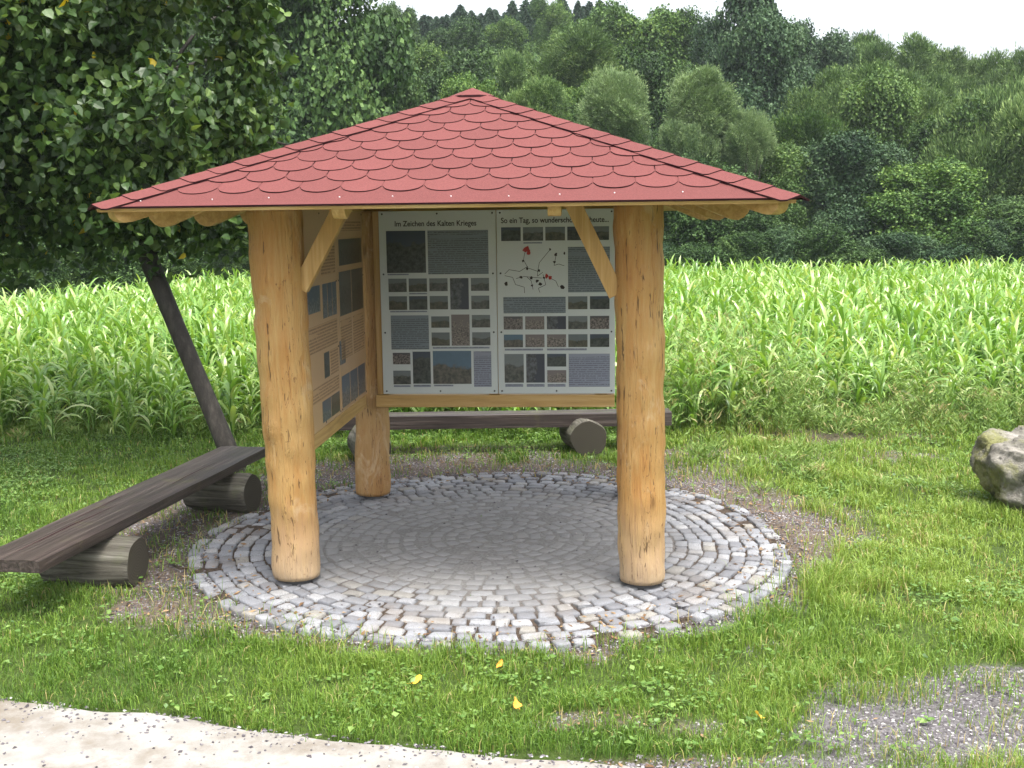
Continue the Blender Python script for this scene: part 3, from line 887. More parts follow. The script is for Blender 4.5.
# left side boards: face towards +x of the shelter
def sideboard(yc0, yc1, items, label, title=None):
    root = empty('info_board')
    lx = -.862
    wx = pc4[0] + lx * c_ - yc0 * s_; wy = pc4[1] + lx * s_ + yc0 * c_
    root.location = (wx, wy, .775); root.rotation_euler = (0, 0, THETA + math.pi / 2)
    W = yc1 - yc0
    its = [(k, a * W, b * BH, c * W, d * BH, m) for (k, a, b, c, d, m) in items]
    make_board(root, W, BH, M_cream, its, title, (W * .12, W * .88, BH * .925) if title else None, .05)
    tag(root, label, 'sign board', 'information boards of the shelter')
    return root
PB = photo_mat('print_blue_house', (.13, .19, .27), (.02, .03, .035), (.20, .22, .24), .5, .25, 12)
PD = photo_mat('print_dark_wood', (.16, .17, .16), (.018, .022, .022), (.08, .085, .075), .6, .3, 10)
# x runs from the front of the shelter to its back
near_items = [('t', .5, .86, .95, .70, M_txtc), ('p', .08, .66, .44, .54, PB), ('p', .52, .66, .66, .50, PB), ('p', .68, .66, .81, .50, PB), ('p', .83, .66, .96, .50, PB),
              ('t', .08, .48, .95, .36, M_txtc), ('p', .50, .34, .66, .22, PD), ('t', .70, .34, .95, .22, M_txtc), ('t', .08, .20, .95, .13, M_txtc), ('p', .40, .12, .66, .02, PB), ('p', .68, .12, .95, .02, PD)]
far_items = [('t', .06, .95, .94, .90, M_txtc), ('p', .08, .86, .93, .73, PD), ('p', .06, .70, .48, .48, PD), ('p', .51, .70, .94, .48, PD),
             ('t', .06, .46, .46, .26, M_txtc), ('t', .52, .46, .94, .26, M_txtc), ('p', .04, .18, .32, .02, PB), ('p', .35, .18, .62, .02, PB), ('p', .65, .18, .93, .02, PB), ('p', .0, .36, .20, .24, PB)]
sideboard(-.79, .0, near_items, 'tan information board on the left side, nearest the front left post')
sideboard(.006, .795, far_items, 'tan information board on the left side, nearest the back post')

# ------------------------------------------------------------------ benches
def make_bench(name, loc_, rz, length, width, logs, label, thick=.062, zt=.335):
    """bench frame: x along the plank"""
    root = empty(name, loc_, rz)
    tag(root, label, 'bench', 'plank benches beside the shelter')
    nx, ny = 60, 8
    rnd = np.random.default_rng(int(length * 100))
    V = []; F = []
    xs = np.linspace(0, length, nx); ys = np.linspace(-width / 2, width / 2, ny)
    for top in (1, 0):
        for i, x in enumerate(xs):
            for j, y in enumerate(ys):
                ed = .5 * abs(y) / (width / 2)
                yy = y * (1 + .03 * (vnoise(x * 3, top * 5 + 2.0) - .5)) + .008 * (vnoise(x * 2 + 3, 1.0) - .5)
                xx = x + (.02 * (vnoise(y * 20, i * .01) - .5) if i in (0, nx - 1) else 0)
                zz = (zt - .006 * (j in (0, ny - 1)) + .006 * (vnoise(x * 2, y * 15) - .5)) if top else zt - thick
                V.append((xx, yy, zz))
    N = nx * ny
    for i in range(nx - 1):
        for j in range(ny - 1):
            a = i * ny + j; F.append((a, a + ny, a + ny + 1, a + 1)); F.append((N + a, N + a + 1, N + a + ny + 1, N + a + ny))
    for i in range(nx - 1):
        for j in (0, ny - 1):
            a = i * ny + j; q = (a, N + a, N + a + ny, a + ny); F.append(q if j == 0 else q[::-1])
    for j in range(ny - 1):
        for i in (0, nx - 1):
            a = i * ny + j; q = (a, a + 1, N + a + 1, N + a); F.append(q if i == 0 else q[::-1])
    MB().add(V, F).build('seat', [M_old], root)
    # splits in the plank
    mb_ = MB()
    for (x0, x1, y0, w_) in ((.05, length * .38, .02, .004), (length * .55, length * .8, -.05, .0025), (length * .2, length * .5, .09, .002)):
        K = 24
        for i in range(K):
            xa = x0 + (x1 - x0) * i / K; xb = x0 + (x1 - x0) * (i + 1) / K
            f = lambda x: y0 + .012 * (vnoise(x * 5, 3.0) - .5)
            g = lambda x: w_ * math.sin(math.pi * (x - x0) / (x1 - x0)) + .0004
            mb_.add([(xa, f(xa) - g(xa), zt + .004), (xb, f(xb) - g(xb), zt + .004), (xb, f(xb) + g(xb), zt + .004), (xa, f(xa) + g(xa), zt + .004)], [(0, 1, 2, 3)])
    mb_.build('plank_split', [M_bit], root)
    for (x, y0, y1, r, rot) in logs:
        ph = random.uniform(0, 6)
        n = 14
        Ln = y1 - y0
        pts = [(Ln * i / n, 0, 0) for i in range(n + 1)]
        V, F = tube(pts, [r * (1 - .05 * (i in (0, n)) ) for i in range(n + 1)], 28, True, .03, lambda i, an: 1 + .04 * math.sin(2 * an + ph) + .03 * math.sin(5 * an + ph + i * .3) + .03 * math.sin(i * .8 + ph))
        mb_ = MB(); mb_.add(V, F[:-2], 0); mb_.add(V, F[-2:], 1)
        lg = mb_.build('log_support', [M_log, M_end], root, False)
        for p_ in lg.data.polygons:
            if p_.material_index == 0: p_.use_smooth = True
        lg.location = (x, y0, r * .985 - .01); lg.rotation_euler = (0, 0, math.pi / 2 + rot)
    return root
pn = at(39, 561, .335); pf = at(267, 447, .335)          # near and far right corners of the left plank
dv = pf - pn; ln_ = np.linalg.norm(dv); dv /= ln_; nv = np.array([-dv[1], dv[0], 0])
wb = .36
o_ = pn + nv * wb / 2
rzb = math.atan2(dv[1], dv[0])
def bl_local(px, py, z):   # along-plank coordinate and offset
    q = at(px, py, z) - o_; return q.dot(dv), q.dot(nv)
x1_, y1_ = bl_local(130, 590, 0.0); x2_, y2_ = bl_local(249, 514, 0.0)
print('bench', pn, pf, ln_, x1_, y1_, x2_, y2_)
BL = make_bench('plank_bench', (o_[0], o_[1], 0), rzb, ln_, wb, [(x1_ + .10, y1_, y1_ + .50, .135, 0.05), (x2_ + .08, y2_, y2_ + .46, .135, -.05)], 'dark plank bench on two grey logs left of the shelter')
pl = at(336, 417, .335); pr = at(672, 412, .335)
dv2 = pr - pl; l2 = np.linalg.norm(dv2); dv2 /= l2; nv2 = np.array([-dv2[1], dv2[0], 0]); o2 = pl + nv2 * .11
a1 = (at(374, 467) - o2); a2 = (at(589, 456) - o2)
BB = make_bench('plank_bench', (o2[0], o2[1], 0), math.atan2(dv2[1], dv2[0]), l2, .22,
                [(a1.dot(dv2), a1.dot(nv2), a1.dot(nv2) + .45, .155, .25), (a2.dot(dv2), a2.dot(nv2), a2.dot(nv2) + .45, .155, .18)], 'dark plank bench on two logs behind the shelter', .115, .335)

# ------------------------------------------------------------------ boulder
def boulder():
    s = Nodes('mossy_limestone', .9, .2)
    n = s.noise(4, 6, .65); g = s.noise(30, 5, .7); v = s.n('ShaderNodeTexVoronoi', Scale=14.0); s.l(s.tc.outputs['Object'], v.inputs['Vector'])
    c = s.ramp(n, [(.3, (.07, .065, .055)), (.5, (.18, .17, .145)), (.7, (.32, .30, .27))])
    mo = s.ramp(s.noise(3.2, 5, .7, s.map((1, 1, 1), loc=(4, 2, 1))), [(.45, (0, 0, 0)), (.58, (1, 1, 1))])
    c = s.mix(s.math('MULTIPLY', mo, .7), c, (.17, .175, .045))
    pit = s.ramp(v.outputs['Distance'], [(.0, (1, 1, 1)), (.22, (0, 0, 0))])
    c = s.mix(s.math('MULTIPLY', pit, .6), c, (.05, .045, .04))
    s.color(c); s.bump(s.math('SUBTRACT', g, s.math('MULTIPLY', pit, .6)), .8, .03)
    return s.m
import bmesh
bmv = bmesh.new(); bmesh.ops.create_icosphere(bmv, subdivisions=6, radius=1)
bp = at(1000, 517)
from mathutils import noise as mno
for v in bmv.verts:
    c = v.co.copy()
    n1 = mno.noise(c * 1.3 + Vector((3, 1, 2))); n2 = mno.noise(c * 3.1 + Vector((7, 1, 2))); n3 = mno.noise(c * 7.0 + Vector((1, 9, 2))); n4 = mno.noise(c * 18.0) * 1.3 + mno.noise(c * 40.0) * .7
    r = 1 + .22 * n1 + .16 * n2 + .07 * n3 + .03 * n4
    x, y, z = c.x * r, c.y * r, c.z * r
    z = min(z, .62 + .08 * n2 + .05 * n3 + .02 * n4)                  # flat broken top
    if z < .0: 
        x *= 1 - .42 * min(1, -z * 1.4) * (1 if x < 0 else .3)         # undercut towards the foot
    v.co = Vector((x * .50, y * .42, z * .46 + .24))
me = bpy.data.meshes.new('boulder'); bmv.to_mesh(me); bmv.free(); me.materials.append(boulder())
for p_ in me.polygons: p_.use_smooth = True
o = link('boulder', me); o.location = (bp[0] + .50, bp[1] + .25, -.05); o.rotation_euler = (0, R(-6), R(20))
tag(o, 'pitted grey boulder with yellow green moss at the right edge of the grass', 'boulder')

# ------------------------------------------------------------------ leaves and trees
def leaf_quads(C, N, size, asp, tint, up_bias=.3, strand=None):
    """rhombic bent leaves: centres C, outward normals N"""
    n = len(C)
    rnd = RNG.normal(size=(n, 3))
    nrm = N * .8 + rnd * .75 + np.array([0, 0, up_bias]); nrm /= np.linalg.norm(nrm, axis=1)[:, None]
    if strand is None:
        a = RNG.normal(size=(n, 3)); a -= (a * nrm).sum(1)[:, None] * nrm
    else:
        a = strand + RNG.normal(size=(n, 3)) * .35
        nrm = np.cross(a, RNG.normal(size=(n, 3))); nrm /= np.linalg.norm(nrm, axis=1)[:, None]
    a /= np.linalg.norm(a, axis=1)[:, None] + 1e-9
    b = np.cross(nrm, a)
    L = (size * RNG.uniform(.6, 1.35, n))[:, None]; W = L * asp
    bend = nrm * L * RNG.uniform(-.3, .1, n)[:, None]
    V = np.stack([C - a * L * .5 + bend * .3, C + b * W * .5 - a * L * .08, C + a * L * .5 + bend, C - b * W * .5 - a * L * .08], 1).reshape(-1, 3)
    F = np.arange(4 * n).reshape(n, 4)
    return V, F, np.repeat(tint, 4)
def crown_points(n, lobes, shell=(.62, 1.05), inner=.22):
    """points spread through a crown of overlapping lobes; lobes: (centre, radii)"""
    wts = np.array([l[1][0] * l[1][1] + l[1][0] * l[1][2] for l in lobes]); wts /= wts.sum()
    ids = RNG.choice(len(lobes), n, p=wts)
    LC = np.array([l[0] for l in lobes])[ids]; LR = np.array([l[1] for l in lobes])[ids]
    d = RNG.normal(size=(n, 3)); d[:, 2] += .25; d /= np.linalg.norm(d, axis=1)[:, None]
    # clumps: a bumpy radius per direction
    q = d * 2.6 + ids[:, None] * 3.7
    bump = vnoise(q[:, 0] * 1.7 + q[:, 2] * 1.3, q[:, 1] * 1.7 - q[:, 2] * .9)
    rr = RNG.uniform(shell[0], shell[1], n) * (.62 + .66 * bump)
    inn = RNG.random(n) < inner
    rr[inn] *= RNG.uniform(.35, 1, inn.sum())
    return LC + d * LR * rr[:, None], d, bump, ids
def broad_crown(seed, n=11000, nl=16, size=.26, asp=.75, flat=1.0, tall=1.0, shellv=(.62, 1.05), strand=False, lobe=(.28, .46), tshift=0, inner=.22, lobe0=.62):
    """unit crown: fills about x,y in [-1,1], z in [0,2*tall]"""
    rs_ = np.random.default_rng(seed)
    lobes = [((0, 0, tall), (lobe0, lobe0, (lobe0 + .10) * tall))]
    for i in range(nl):
        z = rs_.uniform(.12, 1.86); a = rs_.uniform(0, 2 * math.pi)
        prof = math.sqrt(max(0, 1 - ((z - .95) / 1.05) ** 2))
        rad = prof * rs_.uniform(.5, .72)
        s_l = rs_.uniform(*lobe) * (.7 + .3 * prof)
        lobes.append(((rad * math.cos(a), rad * math.sin(a), z * tall), (s_l, s_l, s_l * rs_.uniform(.7, 1.0))))
    P, D, B, ids = crown_points(n, lobes, shellv, inner)
    lt = rs_.random(len(lobes))[ids]
    tint = np.clip(.20 + .35 * lt + .55 * (B - .5) + RNG.normal(size=n) * .16 + tshift, 0, 1)
    st = None
    if strand: st = D * .8 + np.array([0, 0, .45])
    return leaf_quads(P, D, np.full(n, size), asp, tint, .35, st)
def norm_crown(c):
    V, F, T_ = c
    V = V.copy(); a, b = np.percentile(V[:, 2], [.3, 99.7]); V[:, 2] = (V[:, 2] - a) / (b - a) * 2
    r = np.percentile(np.hypot(V[:, 0], V[:, 1]), 98.5); V[:, :2] /= r
    return V, F, T_
def conifer_crown(seed, n=9000):
    rs_ = np.random.default_rng(seed)
    t = 1 - np.sqrt(RNG.random(n)); z = t * 2
    tier = np.abs(((z * 9) % 1) - .0)
    a = RNG.uniform(0, 2 * math.pi, n)
    r = (1 - t) ** .55 * (.55 + .45 * (1 - tier)) * RNG.uniform(.35, 1, n) * (.85 + .3 * vnoise(a * 2, z * 6))
    C = np.stack([r * np.cos(a), r * np.sin(a), z], 1)
    D = np.stack([np.cos(a), np.sin(a), np.zeros(n) - .3], 1)
    return leaf_quads(C, D, np.full(n, .20), .35, np.clip(RNG.normal(.45, .2, n), 0, 1), .2, D)

LM = {
    'dark': leafmat('foliage_dark', [(0, (.013, .034, .010)), (.5, (.044, .092, .024)), (1, (.13, .21, .06))], .16, .6, .25),
    'blue': leafmat('foliage_bluish', [(0, (.012, .034, .016)), (.5, (.040, .084, .034)), (1, (.105, .17, .075))], .14, .6, .25),
    'mid': leafmat('foliage_mid', [(0, (.018, .048, .012)), (.5, (.068, .138, .030)), (1, (.20, .30, .07))], .2, .6, .25),
    'light': leafmat('foliage_light', [(0, (.04, .09, .02)), (.5, (.090, .165, .042)), (1, (.20, .30, .08))], .22, .6, .25),
    'willow': leafmat('foliage_willow', [(0, (.030, .068, .018)), (.5, (.120, .200, .060)), (1, (.31, .41, .15))], .14, .6, .25),
    'pale': leafmat('foliage_pale', [(0, (.06, .11, .045)), (.5, (.165, .25, .10)), (1, (.33, .43, .20))], .12, .6, .25),
    'conifer': leafmat('foliage_conifer', [(0, (.012, .030, .016)), (.5, (.026, .055, .030)), (1, (.06, .10, .05))], .05, .7, .2),
}
CROWNS = {}
for kind, kw in (('broad', dict(size=.044, asp=.7, nl=26, n=95000)), ('broadB', dict(size=.042, asp=.75, nl=34, n=95000, lobe=(.2, .38), shellv=(.55, 1.1))), ('broadC', dict(size=.046, asp=.8, nl=22, n=85000, lobe=(.3, .5)))
                 , ('willow', dict(size=.058, asp=.28, nl=18, n=110000, strand=True, lobe=(.34, .5), shellv=(.7, 1.05))), ('willowB', dict(size=.058, asp=.28, nl=26, n=110000, strand=True, lobe=(.26, .42), shellv=(.68, 1.08))),
                 ('ball', dict(size=.075, asp=.2, nl=12, n=90000, strand=True, lobe=(.30, .42), shellv=(.75, 1.05), lobe0=.86)),
                 ('airy', dict(size=.06, asp=.8, nl=40, n=26000, lobe=(.14, .28), shellv=(.4, 1.2), inner=.1))):
    CROWNS[kind] = norm_crown(broad_crown(sum(map(ord, kind)), **kw))
CROWNS['conifer'] = conifer_crown(5)
CROWNS['coniferB'] = conifer_crown(15)
_cm = {}
def crown_mesh(kind, mat):
    if kind not in _cm:
        V, F, T = CROWNS[kind]
        _cm[kind] = fast('crown', V, F, [LM[mat]], T)
    return _cm[kind]
M_bark = plain('bark', (.075, .060, .048), .9, .2, .4, 8)
V, F = tube([(0, 0, -.3), (.03, .02, .4), (-.02, .03, .8), (.02, 0, 1.3)], [.10, .08, .06, .03], 10)
tr_mb = MB().add(V, F)
for a in np.linspace(0, 5.5, 7):
    z0 = .35 + .1 * (a % 1.3); V, F = tube([(0, 0, z0), (.22 * math.cos(a), .22 * math.sin(a), z0 + .28), (.5 * math.cos(a + .2), .5 * math.sin(a + .2), z0 + .7)], [.035, .022, .008], 6)
    tr_mb.add(V, F)
TRUNK = tr_mb.mesh('trunk', [M_bark], True)
def tree(name, cx, topy, botY_px, wpx, Y, kind, mat, label, cat='tree', group=None, rz=None):
    """cx/topy/width measured on the photograph at distance Y; foot on the hillside"""
    Y = Y * .68
    top = atY(cx, topy, Y)
    x = top[0]; g = float(hill(x, Y))
    zt = top[2]
    zb = max(g + .12, atY(cx, botY_px, Y)[2])
    rad = wpx / 2 * Y / FPX
    root = empty(name, (x, Y, g), random.uniform(0, 6.28) if rz is None else rz)
    tag(root, label, cat, group)
    h = (zt - zb) / 2
    cr = link('crown', crown_mesh(kind, mat), root)
    cr.material_slots[0].link = 'OBJECT'; cr.material_slots[0].material = LM[mat]
    cr.location = (0, 0, zb - g); cr.scale = (rad, rad, h * 1.02)
    tk = link('trunk', TRUNK, root)
    hh_ = max(.5, (zb - g) + h * 1.2)
    k = min(1.0, rad * .5)
    tk.scale = (max(.8, rad * .6),) * 2 + (hh_ / 1.3,)
    return root
T = [
 # px, top, bottom, width, Y, crown, foliage, label
 (-60, 60, 290, 190, 40, 'broad', 'dark', 'dark broadleaf tree at the far left edge behind the leaning tree'),
 (30, 90, 285, 170, 42, 'broadB', 'blue', 'bluish dark tree behind the left part of the leaning tree'),
 (120, 110, 280, 150, 43, 'broad', 'dark', 'dark tree at the field edge directly behind the leaning trunk'),
 (205, 60, 278, 170, 44, 'broadC', 'dark', 'dark round tree behind the left roof corner of the shelter'),
 (150, -80, 200, 260, 56, 'broad', 'dark', 'tall dark tree rising behind the crown of the leaning tree'),
 (0, -60, 200, 260, 58, 'broadB', 'dark', 'tall dark tree at the upper left corner'),
 (305, -75, 270, 170, 43, 'broadB', 'dark', 'tallest dark green tree, just right of the leaning tree'),
 (255, -90, 240, 130, 50, 'broad', 'dark', 'tall dark tree between the leaning tree and the tallest tree'),
 (375, 48, 250, 90, 48, 'broad', 'dark', 'dark tree on the right flank of the tallest tree'),
 (440, 66, 250, 110, 52, 'broadC', 'dark', 'dark green tree behind the left roof slope near the roof peak'),
 (420, 48, 160, 80, 68, 'broadB', 'mid', 'mid green tree left of the roof peak below the far conifers'),
 (478, 54, 150, 80, 66, 'broad', 'dark', 'dark green tree straight above the roof peak'),
 (470, 80, 200, 70, 47, 'broadB', 'mid', 'small mid green tree touching the roof peak from behind'),
 (512, 60, 180, 70, 57, 'willow', 'willow', 'olive willow just right of the roof peak'),
 (560, 38, 150, 112, 60, 'willow', 'willow', 'broad rounded olive willow above the right roof slope'),
 (535, 85, 170, 62, 49, 'willowB', 'willow', 'low olive willow behind the upper right roof slope'),
 (602, 14, 150, 86, 76, 'broadC', 'light', 'bright green maple below the right end of the far conifers'),
 (645, 18, 160, 90, 73, 'broadB', 'mid', 'mid green tree on the skyline right of the bright maple'),
 (690, 18, 170, 80, 74, 'broad', 'mid', 'mid green tree on the skyline left of the sparse topped tree'),
 (660, 62, 200, 90, 56, 'broad', 'dark', 'dark tree between the two round willow balls'),
 (615, 72, 150, 66, 46, 'ball', 'pale', 'ball shaped pale willow, left one of the round pair above the roof'),
 (580, 88, 190, 50, 52, 'broadB', 'mid', 'small green tree left of the ball shaped willows'),
 (701, 72, 146, 66, 46, 'ball', 'pale', 'ball shaped pale willow, right one of the round pair above the roof'),
 (748, 112, 172, 46, 45, 'ball', 'pale', 'small ball shaped willow lower right of the round pair'),
 (688, 126, 215, 56, 45, 'willowB', 'pale', 'pale feathery willow low against the right roof slope'),
 (748, -8, 170, 80, 62, 'airy', 'blue', 'sparse bluish tree poking highest into the sky right of centre'),
 (765, 22, 190, 92, 60, 'broadB', 'blue', 'dark bluish tree right of the ball shaped willows'),
 (715, 28, 160, 60, 64, 'broadC', 'blue', 'dark bluish tree left of the sparse topped tree'),
 (812, 30, 160, 76, 72, 'broad', 'blue', 'bluish tree on the skyline right of the sparse topped tree'),
 (850, 38, 150, 60, 80, 'willowB', 'mid', 'green tree on the skyline above the broad right willow'),
 (842, 70, 190, 100, 58, 'willow', 'willow', 'broad olive willow in the middle of the right slope'),
 (905, 44, 170, 84, 70, 'willow', 'willow', 'rounded olive willow on the skyline at right'),
 (950, 52, 170, 80, 72, 'willowB', 'willow', 'olive willow on the skyline beside the right edge'),
 (1000, 56, 190, 84, 68, 'willow', 'willow', 'olive willow at the right end of the skyline'),
 (1060, 58, 200, 110, 66, 'willowB', 'willow', 'olive willow partly outside the right edge'),
 (880, 82, 240, 92, 53, 'broadB', 'light', 'yellowish green maple in the middle of the right slope'),
 (925, 76, 200, 90, 56, 'willow', 'willow', 'olive willow right of the yellowish maple'),
 (1005, 84, 270, 116, 49, 'willowB', 'willow', 'large olive willow at the right edge above the field'),
 (955, 110, 260, 90, 50, 'broadC', 'mid', 'mid green tree below the willows near the right edge'),
 (800, 120, 250, 90, 50, 'willowB', 'mid', 'mid green willow right above the roof corner'),
 (775, 150, 262, 80, 46, 'broadB', 'light', 'light green tree next to the right roof corner'),
 (855, 140, 272, 110, 45, 'broad', 'blue', 'dense bluish dark tree at the field edge right of the roof'),
 (930, 165, 272, 112, 43, 'broadB', 'mid', 'leafy green maple low at the field edge on the right'),
 (1015, 200, 274, 90, 42, 'broad', 'dark', 'dark low tree at the field edge by the right border'),
 (700, 165, 272, 100, 44, 'broadC', 'dark', 'dark tree under the right eave behind the field'),
 (755, 195, 272, 70, 42, 'broadB', 'dark', 'low dark tree below the right roof corner'),
 (640, 150, 272, 100, 46, 'broad', 'dark', 'dark tree behind the front right post'),
 (1090, 110, 274, 150, 46, 'broad', 'mid', 'mid green tree cut by the right border above the boulder'),
 (395, 8, 150, 56, 84, 'broadB', 'dark', 'dark crown on the ridge at the left end of the spruces'),
 (548, 2, 120, 44, 96, 'broad', 'mid', 'green round crown on the ridge at the right end of the spruces'),
 (455, 26, 120, 60, 88, 'broadC', 'dark', 'dark round crown in front of the middle of the spruces'),
 (505, 24, 110, 50, 90, 'broadB', 'mid', 'mid green crown in front of the spruces straight above the roof peak'),
 (-170, -40, 285, 260, 46, 'broadC', 'dark', 'large dark tree beyond the left border'),
]
for t_ in T:
    px, tp, bt, wpx, Y, kd, mt, lab = t_
    tree('broadleaf_tree' if 'illow' not in kd and kd != 'ball' else 'willow_tree', px, tp, bt, wpx * 1.1, Y, kd, mt, lab, 'tree', 'trees of the wood behind the field')
# far conifers on the ridge
for i in range(46):
    px = 352 + i * 5.9 + random.uniform(-3, 3)
    tp = 13 - 9 * math.exp(-((px - 560) / 60) ** 2) + random.uniform(-8, 7) + (6 if px < 420 else 0)
    tree('spruce_tree', px, tp, tp + random.uniform(70, 90), random.uniform(24, 40), random.uniform(102, 120), random.choice(['conifer', 'coniferB']), 'conifer',
         'dark spruce in the row of conifers on the far ridge', 'tree', 'spruces on the far ridge')
# shaded undergrowth along the field edge
def bush(x, y, wd, h, kind, mat):
    root = empty('bush', (x, y, float(hill(x, y))), random.uniform(0, 6.28))
    tag(root, 'low dark bush along the far edge of the corn field', 'bush', 'bushes at the far edge of the field')
    cr = link('crown', crown_mesh(kind, mat), root); cr.material_slots[0].link = 'OBJECT'; cr.material_slots[0].material = LM[mat]
    cr.scale = (wd / 2, wd / 2, h / 2)
for i in range(27):
    x = -7.5 + i * .95 + random.uniform(-.2, .2)
    bush(x, 27.6 + random.uniform(0, .8), random.uniform(1.5, 2.3), random.uniform(1.2, 1.9), random.choice(['broad', 'broadB', 'broadC']), random.choice(['dark', 'dark', 'blue']))
for (x, y, wd, h) in ((-10.2, 17.5, 2.4, 1.35), (-9.9, 19.6, 2.2, 1.5), (-9.3, 21.6, 2.2, 1.7), (-8.6, 23.6, 2.2, 1.7), (-7.7, 25.6, 2.2, 1.7), (-11.5, 20.5, 3, 2.2), (-10.6, 23.5, 3, 2.6), (-9.2, 26.2, 3, 2.6), (-11.6, 15.5, 2.4, 1.4)):
    bush(x, y, wd, h, random.choice(['broad', 'broadB']), 'dark')
# dense wood further up the slope, one mass behind the trees
nw = 90000
wx = RNG.uniform(-55, 55, nw); wy = RNG.uniform(38, 72, nw)
wx *= wy / 70
canop = fbm(wx * .24, wy * .24, 3)
wz = hill(wx, wy) + .3 + 2.6 * canop * RNG.uniform(.3, 1.0, nw) ** .5
Cw = np.stack([wx, wy, wz], 1); Dw = np.tile(np.array([0, -.5, .6]), (nw, 1))
V, F, Tn = leaf_quads(Cw, Dw, np.full(nw, .38), .8, np.clip(canop * .9 + RNG.normal(0, .12, nw), 0, 1), .4)
tag(link('woodland', fast('woodland', V, F, [LM['dark']], Tn)), 'dark mass of woodland filling the slope behind the single trees', 'woodland', None, 'stuff')

# ------------------------------------------------------------------ leaning tree on the left
tb = at(238, 474)
tm = atY(150, 262, tb[1] + .25)
TR = empty('leaning_tree', (tb[0], tb[1], 0))
tag(TR, 'broadleaf tree with a leaning dark trunk behind the left bench and large leaves', 'tree')
rel = lambda p: np.array(p) - np.array([tb[0], tb[1], 0])
mid = rel(tm)
pts = [rel(tb) - mid * .06, mid * .08, mid * .35, mid * .7, mid, mid * 1.35 + np.array([.05, .1, .1]), mid * 1.8 + np.array([.5, .1, .2]), mid * 2.4 + np.array([1.0, .1, .4])]
V, F = tube(pts, [.088, .077, .069, .067, .075, .07, .05, .03], 20, True, .05, lambda i, an: 1 + .04 * math.sin(3 * an + i))
mbt = MB().add(V, F)
CTR = np.array([-1.75, .35, 3.75])
rb_ = random.Random(2)
for i in range(7):
    t = rb_.uniform(.45, 1.0); b0 = mid * (1.0 + t * 1.0) + np.array([.5 * t, .1, .2 * t])
    d = np.array([rb_.gauss(0, 1), rb_.gauss(0, 1), rb_.uniform(-.5, 1.2)]); d /= np.linalg.norm(d)
    l_ = rb_.uniform(1.0, 1.9)
    V, F = tube([b0, b0 + d * l_ * .5 + np.array([0, 0, .12]), b0 + d * l_ + np.array([0, 0, -.05])], [.028, .016, .005], 6)
    mbt.add(V, F)
def bark_mat():
    s = Nodes('smooth_dark_bark', .75, .35)
    n = s.noise(5, 5, .65, s.map((4, 4, 1.2))); g = s.noise(40, 4, .7)
    c = s.ramp(n, [(.3, (.012, .010, .009)), (.5, (.032, .027, .024)), (.72, (.08, .068, .06))])
    c = s.mix(s.math('MULTIPLY', g, .4), c, (.04, .04, .03)); s.color(c); s.bump(s.math('ADD', n, s.math('MULTIPLY', g, .4)), .7, .01); return s.m
mbt.build('trunk', [bark_mat()], TR, True)
lobes = []
rl_ = np.random.default_rng(21)
for i in range(105):
    d = rl_.normal(size=3); d /= np.linalg.norm(d)
    c = CTR + d * np.array([1.55, 1.5, 2.0]) * rl_.uniform(.35, .85)
    if c[2] < 1.95: c[2] = 1.95 + rl_.uniform(0, .3)
    c[0] = min(c[0], -.12)
    s = rl_.uniform(.35, .62); lobes.append((c, (s, s, s * 1.05)))
for (lx, ly, lz, s) in ((.22, .3, 2.2, .34), (.10, .2, 2.65, .36), (.16, .25, 3.1, .36), (.12, .3, 3.55, .36), (-.1, .1, 2.0, .36), (.05, .5, 1.95, .3), (-.55, .2, 1.95, .38), (-1.1, .2, 1.9, .4), (-1.7, .1, 1.9, .42), (-2.2, .1, 2.0, .45)):
    lobes.append((np.array([lx, ly, lz]), (s, s, s * 1.1)))
for i in range(34):
    lobes.append((np.array([rl_.uniform(-2.2, .05), rl_.uniform(-.9, .1), rl_.uniform(2.1, 4.6)]), (.36, .34, .38)))
n_ = 125000
P_, D_, B_, ids_ = crown_points(n_, lobes, (.45, 1.1), .3)
P_ = P_[P_[:, 2] > 1.50]; k_ = len(P_)
D_ = RNG.normal(size=(k_, 3)) * .6 + (P_ - CTR) / 2.0
def big_leaves(C, D, size, tint):
    n = len(C)
    nrm = D * .5 + RNG.normal(size=(n, 3)) * .7 + np.array([0, 0, .45]); nrm /= np.linalg.norm(nrm, axis=1)[:, None]
    a = RNG.normal(size=(n, 3)) * .6 + np.array([0, 0, -.9]); a -= (a * nrm).sum(1)[:, None] * nrm; a /= np.linalg.norm(a, axis=1)[:, None] + 1e-9
    b = np.cross(nrm, a)
    L = (size * RNG.uniform(.6, 1.25, n))[:, None]; W = L * .86
    fold = nrm * L * RNG.uniform(.02, .2, n)[:, None]; dr = -nrm * L * RNG.uniform(0, .3, n)[:, None]
    pts_ = [C, C + b * W * .42 + a * L * .18 + fold, C + b * W * .40 + a * L * .55 + fold + dr * .4, C + a * L + dr, C - b * W * .40 + a * L * .55 + fold + dr * .4, C - b * W * .42 + a * L * .18 + fold, C + a * L * .5 + dr * .2]
    V = np.stack(pts_, 1).reshape(-1, 3)
    base = np.arange(n)[:, None] * 7
    F = np.concatenate([base + np.array([[0, 1, 2, 6]]), base + np.array([[6, 2, 3, 4]]), base + np.array([[0, 6, 4, 5]])], 0)
    return V, F, np.repeat(tint, 7)
tint = np.clip(RNG.normal(.42, .18, k_), 0, .9)
yel = RNG.random(k_) < (.002 + .03 * (vnoise(P_[:, 0] * 2.6 + 5, P_[:, 2] * 2.6) > .86)); tint[yel] = 1.0
V, F, T_ = big_leaves(P_, D_, .078, tint)
M_tl = leafmat('large_leaves', [(0, (.016, .040, .010)), (.45, (.052, .108, .025)), (.88, (.20, .30, .075)), (.93, (.15, .23, .07)), (.96, (.55, .42, .03))], .30, .42, .4, 0)
